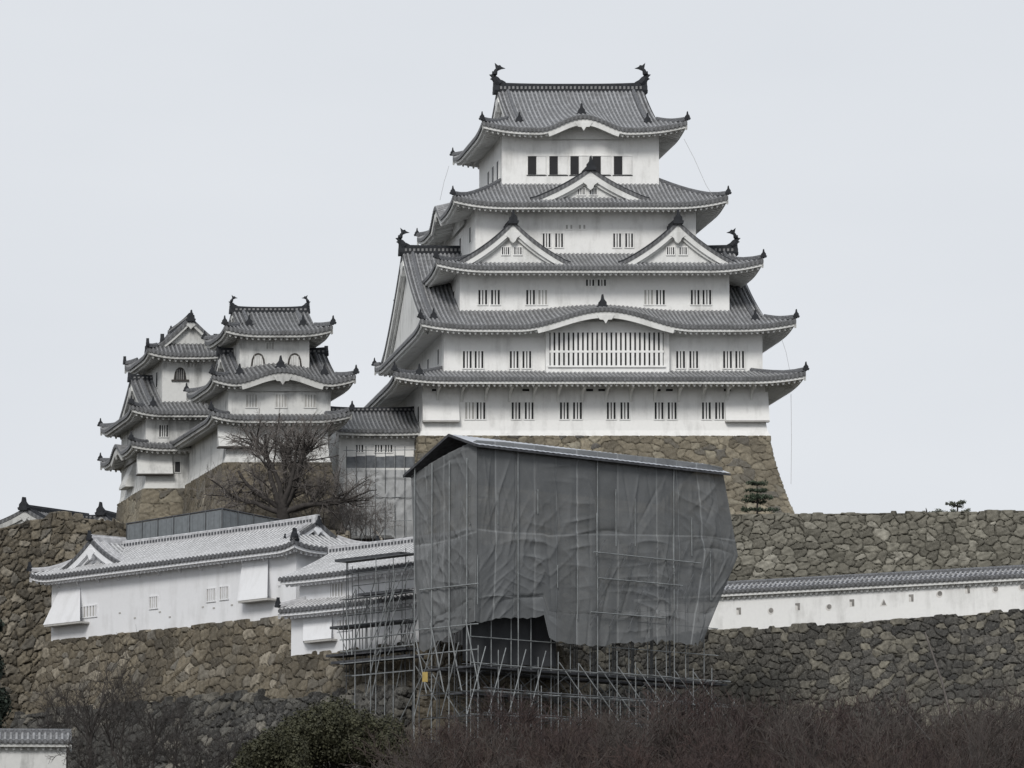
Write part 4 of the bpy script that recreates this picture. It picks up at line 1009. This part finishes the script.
# ------------------------------------------------------------------ open pipe scaffold in front of the stepped turret
ps = empty('pipe_scaffold', E.P(4, -2, 0), 'open pipe scaffold with dark planks and long leaning pipes before the short turret', 'scaffold')
def ep(px, py, v): u, z = E.uz(px, py, v); return (u, v, z)
gz = 20.3-E.O[2]
for x in np.arange(342, 414, 5.2):
    v_ = rs.choice([-1.5, -2.8, -2.2]); a_ = ep(x+rs.uniform(-1.5, 1.5), rs.uniform(556, 640), v_); b_ = ep(x, rs.uniform(650, 690), v_)
    pipe(ps, E, (a_[0]+rs.uniform(-.3, .3), v_, b_[2]), a_, .035, STEELD, 'standard_pipe')
    if rs.random() < .6: c_ = ep(x+rs.uniform(8, 16), rs.uniform(570, 640), v_); pipe(ps, E, (a_[0], v_, a_[2]-rs.uniform(1, 3)), c_, .032, STEELD, 'brace')
for x in (349, 356, 364, 372, 378, 386, 393, 400, 406, 412):
    for v_, mt in ((-1.5, STEELD), (-2.8, STEEL)):
        if (x+int(v_*10)) % 3 == 0: continue
        a_ = ep(x+rs.uniform(-2, 2), rs.choice([548, 558, 575, 590, 600]), v_); 
        pipe(ps, E, (a_[0], v_, gz), (a_[0]+rs.uniform(-.08, .08), v_, a_[2]), .034, mt, 'standard_pipe')
for y in (562, 574, 586, 600, 616, 626, 640, 652, 664, 676):
    for v_ in (-1.5, -2.8):
        x0, x1 = rs.choice([(340, 414), (352, 414), (345, 405)]); a_, b_ = ep(x0, y, v_), ep(x1, y, v_)
        pipe(ps, E, a_, (b_[0], v_, a_[2]), .04, STEELD if y < 640 else STEEL, 'ledger')
for (x0, y0, x1, y1) in ((366, 696, 388, 588), (372, 696, 396, 572), (368, 650, 409, 560), (384, 640, 412, 566), (396, 690, 414, 600), (338, 628, 348, 655), (352, 655, 366, 600), (388, 655, 404, 620), (400, 640, 436, 700), (377, 655, 392, 630), (345, 600, 352, 655), (400, 720, 440, 640), (410, 640, 460, 716)):
    v_ = rs.choice([-1.7, -3.0, -3.2]); pipe(ps, E, ep(x0, y0, v_), ep(x1, y1, v_-.1), .036, STEEL, 'brace')
for y, x0, x1 in ((562, 349, 414), (596, 372, 414), (629, 344, 416), (657, 340, 420), (664, 345, 424)):
    a_, b_ = ep(x0, y, -1.4), ep(x1, y, -1.4)
    MB().box(0, b_[0]-a_[0], -1.3, 0, -.09, .09).build('plank_deck', PLANK, E, ps, a_)
# fence of grey panels on the terrace
fp = [at(127, 531, 370), at(222, 516, 362), at(284, 528, 368)]
fe = empty('panel_fence', fp[0], 'grey metal panel fence with dark top rail above the long turret roof', 'fence')
FEN = plain('fence_panel', (.17, .185, .195), .12, .6)
for a_, b_ in ((fp[0], fp[1]), (fp[1], fp[2])):
    L_ = np.linalg.norm((b_-a_)[:2]); n_ = max(2, int(L_/1.7)); an = math.degrees(math.atan2(b_[1]-a_[1], b_[0]-a_[0]))
    for k in range(n_):
        p = a_+(b_-a_)*k/n_; f_ = Fr(p, an, an); w2 = L_/n_; dz = (b_-a_)[2]/n_
        mb = MB(); mb.add([(0.03, 0, -3.2), (w2-.03, 0, -3.2), (w2-.03, 0, .5+dz), (.03, 0, .5), (0.03, .05, -3.2), (w2-.03, .05, -3.2), (w2-.03, .05, .5+dz), (.03, .05, .5)], [(0, 1, 2, 3), (7, 6, 5, 4), (0, 3, 7, 4), (1, 5, 6, 2), (3, 2, 6, 7)])
        for q in range(3): mb.box(w2*(q+.5)/3-.03, w2*(q+.5)/3+.03, -.03, 0, -3.2, .45)
        mb.build('panel', FEN, f_, fe); MB().box(-.03, .03, -.07, .07, -3.2, .62).build('post', STEELD, f_, fe)
        MB().tube([(0, 0, .58), (w2, 0, .58+dz)], .07, 6).build('top_rail', PLANK, f_, fe)
# pale netting on the terrace under the corridor turret
pn = empty('netted_terrace', at(378, 500, 386), 'pale netting and boards screening the wall foot beside the main keep', 'screen')
NF = Fr(at(345, 500, 386))
def mapN(px, py): u, z = NF.uz(px, py, 0); return (u, 0, z)
drape('net', [(0, [(344, 471), (343, 500), (340, 534)]), (.5, [(380, 470), (380, 500), (378, 536)]), (1, [(416, 470), (418, 500), (420, 538)])], 80, 60, mapN, (0, -1, 0), 17, amp=.7).build('net', NETL, NF, pn, smooth=True)
a_ = mapN(346, 468); b_ = mapN(414, 455)
mb = MB(); 
for k in range(7):
    w_k = (b_[0]-a_[0])/7; mb.box(a_[0]+w_k*k+.004, a_[0]+w_k*(k+1)-.004, -.1-.01*(k % 2), -.05, a_[2], b_[2]-.15+.05*(k % 3))
mb.build('board', plain('blue_grey_board', (.115, .123, .132), .3), NF, pn)
for k in range(8): x_ = a_[0]+.05+(b_[0]-a_[0])*k/7; pipe(pn, NF, (x_, -.2, -3), (x_, -.2, b_[2]+.7), .035, STEELD, 'standard_pipe')
for z_ in (b_[2]+.35, a_[2]-2.5): pipe(pn, NF, (a_[0]-.2, -.25, z_), (b_[0]+.2, -.25, z_+.05), .035, STEEL, 'ledger')
pipe(pn, NF, mapN(366, 517), mapN(382, 540), .1, plain('pale_plank', (.5, .46, .4), .2), 'leaning_plank')
for x in (350, 362, 373, 385, 396, 407): p = mapN(x, 545); pipe(pn, NF, (p[0], -1.2, p[2]), (p[0], -1.2, p[2]+2.6), .035, STEEL, 'standard_pipe')
pipe(pn, NF, tuple(np.array(mapN(345, 524))-[0, 1.2, 0]), tuple(np.array(mapN(412, 522))-[0, 1.2, 0]), .035, STEEL, 'ledger')

# ------------------------------------------------------------------ white wall with coping, bottom left
BW = Fr(at(66, 768, 297), 5, 5)
bw = empty('coped_wall', BW.O, 'low white wall with a grey tile coping at the bottom left corner', 'castle wall')
z1 = BW.uz(40, 741, 0)[1]; MB().box(-22, 0, 0, .7, -3, z1+.1).build('wall', PLO, BW, bw)
rB = Roof((-22.4, .35, -.6, 1.3), z1, .6, 0, .6, lift=0, gable=(.01, .01), Rmax=.95, band=.14)
tl, ev, rd = MB(), MB(), MB(); rB.build_into(tl, ev, rd, 'FB'); rd.sweep([(-22.3, .35, z1+.6), (-10, .35, z1+.6), (.3, .35, z1+.6)], [(-.18, -.15), (-.18, .12), (-.1, .2), (.1, .2), (.18, .12), (.18, -.15)])
ob = tl.build('coping', [TL, TDB], BW, bw); ev.build('eave', EAVO, BW, ob); rd.build('ridge', RIDGE, BW, ob)

# ------------------------------------------------------------------ trees
class Wood:
    """collects tapered limbs as batches; every limb is a 3- or 5-sided tube"""
    def __init__(s): s.mb = MB()
    def limb(s, p, d, L, r, r2, rnd, n=4, droop=0, wig=.25, sides=3):
        pts = [p]; d = d/np.linalg.norm(d)
        for k in range(n):
            d = d+rnd.normal(0, wig, 3)*.5+np.array([0, 0, droop]); d /= np.linalg.norm(d); pts.append(pts[-1]+d*L/n)
        s.mb.tube(pts, np.linspace(r, r2, n+1), sides, cap=False); return np.array(pts), d
def bare_tree(H, spread, seed, trunks=1, r0=.2, up=.25, dens=(7, 6, 6), tw=.018, fork=.2, levels=3):
    rnd = np.random.default_rng(seed); T1, W2 = Wood(), Wood()
    def grow(pts, dirn, L, r, lev):
        if lev > levels: return
        nb = dens[min(lev-1, len(dens)-1)]
        for k in range(nb):
            t = rnd.uniform(.3, 1) if lev > 1 else rnd.uniform(.35, 1.); i = min(len(pts)-2, int(t*(len(pts)-1))); q = t*(len(pts)-1)-i
            p = pts[i]*(1-q)+pts[i+1]*q; a = pts[i+1]-pts[i]; a /= np.linalg.norm(a)+1e-9
            side = rnd.normal(0, 1, 3); side -= side.dot(a)*a; side /= np.linalg.norm(side)
            d = a*rnd.uniform(.5, 1.)+side*rnd.uniform(.5, 1.)*spread+np.array([0, 0, up])
            l = L*rnd.uniform(.4, .72); rr = max(r*.5*(1-.3*t), tw)
            s_ = T1 if lev == 1 and rr > .06 else W2
            P_, dd = s_.limb(p, d, l, rr, max(rr*.35, tw*.7), rnd, 4 if lev < 3 else 3, wig=.3, sides=5 if lev == 1 else 3)
            grow(P_, dd, l, rr, lev+1)
    for k in range(trunks):
        ang = rnd.uniform(0, 2*PI); lean = fork if trunks > 1 else .08
        d = np.array([math.cos(ang)*lean, math.sin(ang)*lean, 1.]); P_, dd = T1.limb(np.array([math.cos(ang)*.1*trunks**.5, math.sin(ang)*.1*trunks**.5, -.4]), d, H*.72, r0, r0*.35, rnd, 7, wig=.16, sides=7)
        grow(P_, dd, H*.62, r0*.8, 1)
    return T1.mb, W2.mb
def tree_obj(name, T1, W2, bark, twig, loc, label, cat, group=None):
    e = empty(name, loc, label, cat, group); e.rotation_euler = (0, 0, 0)
    T1.build('trunk', bark, None, e, loc, smooth=True); W2.build('twigs', twig, None, e, loc); return e
# the big spreading bare tree below the small keeps
rnd = np.random.default_rng(3); bt, btw = Wood(), Wood()
bp = at(281, 512, 374); bz = bp.copy(); bz[2] = 42.3
e = empty('bare_tree', bz, 'large dark bare tree with wide spreading limbs below the small keeps', 'tree')
mj = [(-1.2, .3, .9), (-.75, -.2, 1.3), (-.15, .3, 1.6), (.35, -.2, 1.6), (.85, .3, 1.25), (1.3, -.1, .85), (1.5, .2, .4), (-1.5, 0, .45), (.55, .5, 1.35), (-.4, -.4, 1.5), (.1, -.5, 1.2)]
P0, _ = bt.limb(np.array([0, 0, -.6]), np.array([0., 0, 1]), 3.2, .62, .5, rnd, 3, wig=.1, sides=9)
for j, d in enumerate(mj):
    L1 = rnd.uniform(5.0, 6.4)+(1.2 if abs(d[0]) < .9 else 0); P1, dd = bt.limb(P0[-1]-[0, 0, rnd.uniform(0, .5)], np.array(d), L1, .27, .09, rnd, 7, wig=.24, sides=6, droop=.04)
    for k in range(9):
        t = rnd.uniform(.25, 1); i = min(5, int(t*7)); p = P1[i]+(P1[i+1]-P1[i])*rnd.random(); a = P1[i+1]-P1[i]; a /= np.linalg.norm(a)
        s_ = rnd.normal(0, 1, 3); P2, d2 = bt.limb(p, a+s_*.6+[0, 0, .25], L1*rnd.uniform(.35, .6), .075, .03, rnd, 5, wig=.3, sides=4)
        for q in range(8):
            t = rnd.uniform(.2, 1); i2 = min(3, int(t*5)); p = P2[i2]+(P2[i2+1]-P2[i2])*rnd.random(); P3, d3 = btw.limb(p, d2+rnd.normal(0, .8, 3)+[0, 0, .15], rnd.uniform(.8, 1.9), .024, .014, rnd, 4, wig=.35)
            for w2 in range(7): 
                i3 = rnd.integers(0, 4); btw.limb(P3[i3], d3+rnd.normal(0, .9, 3), rnd.uniform(.4, 1.0), .014, .009, rnd, 2, wig=.3)
bt.mb.build('trunk', BARK, None, e, bz, smooth=True); btw.mb.build('twigs', TWG, None, e, bz)
# bare bushy thicket behind it and beside it
proto = {}
def proto_tree(key, **kw): proto[key] = bare_tree(**kw)
proto_tree('f', H=5, spread=1.0, seed=21, trunks=4, r0=.06, fork=.5, dens=(7, 6, 5), tw=.011)
proto_tree('g', H=5, spread=1.1, seed=22, trunks=3, r0=.06, fork=.5, dens=(7, 6, 5), tw=.011)
proto_tree('a', H=5.2, spread=1.0, seed=11, trunks=6, r0=.09, fork=.75, dens=(7, 6, 5), tw=.014)
proto_tree('b', H=5.6, spread=.9, seed=12, trunks=5, r0=.09, fork=.6, dens=(7, 6, 5), tw=.014)
proto_tree('c', H=4.8, spread=1.2, seed=13, trunks=7, r0=.08, fork=.9, dens=(6, 6, 5), tw=.014)
proto_tree('d', H=8.5, spread=.8, seed=14, trunks=1, r0=.16, dens=(11, 7, 5), tw=.012)
proto_tree('e', H=8.0, spread=.9, seed=15, trunks=2, r0=.13, fork=.3, dens=(9, 6, 5), tw=.012)
made = {}
def plant(key, px, ytop, Y, H, label, group, name='bare_shrub', cat='shrub', mats=(BARK, TWIG), rot=None, sink=None):
    p = at(px, ytop, Y); gz_ = float(terrain_z(np.array(p[0]), np.array(Y)));
    base = np.array([p[0], Y, min(gz_, p[2]-1.5) if sink is None else sink]); hh = p[2]-base[2]
    mk = (key, mats[1].name)
    if mk not in made:
        T1, W2 = proto[key]; e_ = tree_obj(name, T1, W2, mats[0], mats[1], base, label, cat, group); made[mk] = e_
    else: 
        e_ = copy_tree(made[mk]); e_.location = Vector(base.tolist())
    e_.name = name; e_['label'] = label; e_['category'] = cat; e_['kind'] = 'thing'
    if group: e_['group'] = group
    h0 = H; k = hh/h0; e_.scale = (k, k, k); e_.rotation_euler = (0, 0, rs.uniform(0, 6.28) if rot is None else rot); return e_
G1 = 'leafless purple brown shrubs along the bottom of the slope'
L1 = 'leafless purple brown shrub in the thicket under the scaffold and dark wall'
tops = [(440, 722), (462, 706), (486, 698), (508, 712), (530, 694), (556, 702), (580, 692), (604, 700), (628, 690), (652, 686), (676, 690), (700, 682), (722, 684), (748, 680), (772, 690), (796, 684), (820, 690), (846, 686), (872, 696), (898, 690), (924, 700), (950, 694), (976, 704), (1002, 698), (1028, 706), (1056, 700)]
TM = [TWIG, TWB, TWR, TWIG, TWG2]
for i, (x, y) in enumerate(tops):
    plant('abc'[i % 3], x+rs.uniform(-6, 6), y-6+rs.uniform(-16, 16), 286+rs.uniform(-6, 6), (6.0, 6.2, 5.6)[i % 3], L1, G1, mats=(BARK, TM[(i*7) % 5]))
for i in range(18):
    plant('bca'[i % 3], 436+i*35+rs.uniform(-10, 10), 716+rs.uniform(-14, 14), 262+rs.uniform(-6, 6), (6.2, 5.6, 6.0)[i % 3], L1, G1, mats=(BARK, TM[(i*3+1) % 5]))
for i in range(11):
    plant('cab'[i % 3], 430+i*60+rs.uniform(-14, 14), 742+rs.uniform(-8, 12), 236+rs.uniform(-5, 5), (5.6, 6.0, 6.2)[i % 3], L1, G1, mats=(BARK, TM[(i*2) % 5]))
proto_tree('h', H=6.5, spread=.75, seed=31, trunks=2, r0=.07, fork=.35, dens=(8, 5, 3), tw=.014)
for x, y, Y_, lb_ in ((952, 716, 250, 'pale leafless sapling over the purple shrubs, nearest the right corner'), (884, 708, 255, 'pale leafless sapling over the purple shrubs, below the leaning cane'), (812, 726, 248, 'pale leafless sapling in the middle of the purple shrubs at the right'), (1006, 700, 258, 'tall pale leafless sapling at the right edge of the picture')):
    plant('h', x, y, Y_, 6.3, lb_, None, 'bare_sapling', 'sapling', (BARK, TWG2))
# left bare trees before the brown wall
LT = [('d', 95, 640, 322, 'thin dark bare tree before the brown wall, leftmost of its row'), ('e', 128, 655, 316, 'bare tree before the brown wall, second of its row from the left'), ('d', 150, 668, 312, 'tall bare tree in the middle of the row before the brown wall'), ('e', 72, 672, 312, 'low bare tree rising behind the coped white wall'),
      ('e', 178, 688, 308, 'bare tree before the rubble bank, next to the olive green bush'), ('a', 205, 712, 300, 'short bare shrub touching the olive green bush'), ('c', 110, 718, 296, 'short bare shrub right of the coped white wall')]
for key, x, y, Y, lb in LT:
    plant(key, x, y-5, Y, {'d': 9.5, 'e': 9., 'a': 6., 'b': 6.2, 'c': 5.6}[key], lb, 'bare trees before the brown wall', 'bare_tree', 'tree', (BARK, BARK))
for key, x, y, Y in (('f', 330, 462, 379), ('g', 352, 476, 379), ('f', 372, 490, 378), ('g', 228, 492, 378), ('f', 318, 490, 376)):
    plant(key, x, y, Y, 6, 'bare brown shrub growing round the big bare tree', 'bare shrubs round the big bare tree', mats=(BARKG, TWG), sink=42.2)
# pale long canes at the lower right
for i, (x0, y0, x1, y1) in enumerate(((925, 632, 955, 735), (880, 690, 930, 740), (962, 712, 972, 768))):
    D_ = (331, 262, 262)[i]; a_, b_ = at(x0, y0, D_), at(x1, y1, D_); mid = (a_+b_)/2+[.15, 0, .1]
    tag(MB().tube([b_-b_, mid-b_, a_-b_], [.09, .08, .06] if i == 0 else [.05, .04, .02], 5).build('bare_cane', TWG if i == 0 else BARKG, None, None, b_), ('pale grey bare cane leaning against the dark wall, tallest of three', 'pale grey bare cane slanting left over the purple shrubs', 'short pale grey cane low in the right corner')[i], 'branch')

def leaf_cloud(lobes, n, size, seed, squash=1., shell=.55, drop=0., aspect=1.6):
    r = np.random.default_rng(seed); C = []
    wts = np.array([l[3]**2 for l in lobes]); wts /= wts.sum(); idx = r.choice(len(lobes), n, p=wts)
    L = np.array(lobes)[idx]; d = r.normal(0, 1, (n, 3)); d /= np.linalg.norm(d, axis=1)[:, None]
    rad = L[:, 3]*(shell+(1-shell)*r.random(n)**.6)*(1+.12*r.normal(0, 1, n))
    P = L[:, :3]+d*rad[:, None]*np.array([1, 1, squash])
    nrm = d+r.normal(0, .7, (n, 3)); nrm /= np.linalg.norm(nrm, axis=1)[:, None]; t = np.cross(nrm, r.normal(0, 1, (n, 3))); t /= np.linalg.norm(t, axis=1)[:, None]; b = np.cross(nrm, t)
    s = size*(.6+.8*r.random(n))[:, None]
    Q = np.stack([P-t*s*aspect/2, P-b*s/2, P+t*s*aspect/2, P+b*s/2], 1).reshape(-1, 3)
    mb = MB(); mb.add(Q, np.arange(4*n).reshape(-1, 4).tolist()); return mb
def bush(px, py, Y, lobes, n, size, seed, mat, name, label, cat, squash=1.):
    base = at(px, py, Y); e_ = empty(name, base, label, cat)
    leaf_cloud(lobes, n, size, seed, squash).build('foliage', mat, None, e_, base)
    mb = MB(); top = max(l[2] for l in lobes)
    for l in lobes[:9]: mb.tube([(0, 0, -1.5), (l[0]*.4, l[1]*.4, l[2]*.45), (l[0], l[1], l[2])], [.16, .1, .03], 5)
    mb.build('trunk', BARK, None, e_, base); return e_
r_ = np.random.default_rng(8)
lb = [(r_.uniform(-4, 4), r_.uniform(-2.5, 2.5), 0, r_.uniform(.7, 1.3)) for k in range(70)]
lb = [(x, y, -.6+4.6*max(0, 1-(x/5.2)**2-(y/3.6)**2)**.5*r_.uniform(.35, 1), s_) for x, y, _, s_ in lb]
bush(336, 775, 283, lb, 52000, .11, 5, LEAFO, 'evergreen_bush', 'rounded olive green bush at the bottom, left of the purple shrubs', 'bush')
lb2 = [(x*.45+.3, y*.6, z*.6, s_*.8) for x, y, z, s_ in lb[:36]]
bush(268, 778, 279, lb2, 18000, .11, 6, LEAFO, 'evergreen_bush', 'smaller olive green bush at the bottom, just left of the rounded one', 'bush')
lb3 = [(r_.uniform(-2.2, .6), r_.uniform(-2, 2), k*.3-1, r_.uniform(.6, 1.1)*(1.25-.03*k)) for k in range(26)]
bush(-8, 716, 300, lb3, 16000, .17, 7, LEAFB, 'evergreen_tree', 'dark evergreen tree cut by the left edge of the picture', 'tree')
# small layered conifer at the foot of the keep, and little pines on the skyline wall
def layered(px, py, Y, H, W, tiers, label, flat_=.22, seed=1, n=4200, size=.09):
    base = at(px, py, Y); e_ = empty('small_pine', base, label, 'tree'); r2 = np.random.default_rng(seed)
    mb = MB(); mb.tube([(0, 0, -.5), (.05, 0, H*.5), (0, .05, H)], [.1, .07, .02], 6); lob = []
    for k in range(tiers):
        z = H*(.18+.8*k/(tiers-.5)); w_ = W*(1-.62*k/tiers)*r2.uniform(.7, 1.1)
        for a in np.linspace(0, 2*PI, 9)[:-1]+r2.uniform(0, 1):
            q = r2.uniform(.35, 1.05); x, y = math.cos(a)*w_*q, math.sin(a)*w_*q; z = z+r2.uniform(-.08, .08); mb.tube([(0, 0, z-.1), (x, y, z+.05)], [.03, .012], 4); lob += [(x*.95, y*.95, z+.06, .3*W/1.6*r2.uniform(.5, 1.2)), (x*.55, y*.55, z+.02, .2*W/1.6)]
    mb.build('trunk', BARK, None, e_, base); leaf_cloud(lob, n, size, seed, .62, .05).build('foliage', LEAFD if H > 2 else LEAFG, None, e_, base); return e_
layered(757, 517, 377, 3.1, 1.75, 5, 'small tiered pine growing before the stone base of the keep')
layered(957, 515, 374, 1.05, 1.7, 2, 'tiny flat-topped pine standing on the skyline wall at the right', seed=4, n=2600, size=.07)
layered(926, 514, 374, .5, 1.1, 1, 'tiny bush beside the flat-topped pine on the skyline wall', seed=6, n=800, size=.08)
# conductor wires at the eaves of the keep
for (pts, lb_) in (([(684, 139), (694, 158), (706, 185), (713, 196)], 'thin conductor wire hanging from the right corner of the top roof'), ([(782, 340), (786, 352), (790, 372)], 'short wire below the right end of the second roof'), ([(791, 394), (791.5, 440), (791, 484)], 'long wire hanging down from the right end of the lowest roof'),
                   ([(449, 166), (444, 182), (440, 200)], 'thin conductor wire under the left corner of the top roof')):
    P_ = [at(x, y, 389) for x, y in pts]; tag(MB().tube([p-P_[0] for p in P_], .018, 4).build('wire', plain('wire', (.5, .5, .5), .1) if 'wire' not in bpy.data.materials else bpy.data.materials['wire'], None, None, P_[0]), lb_, 'wire')
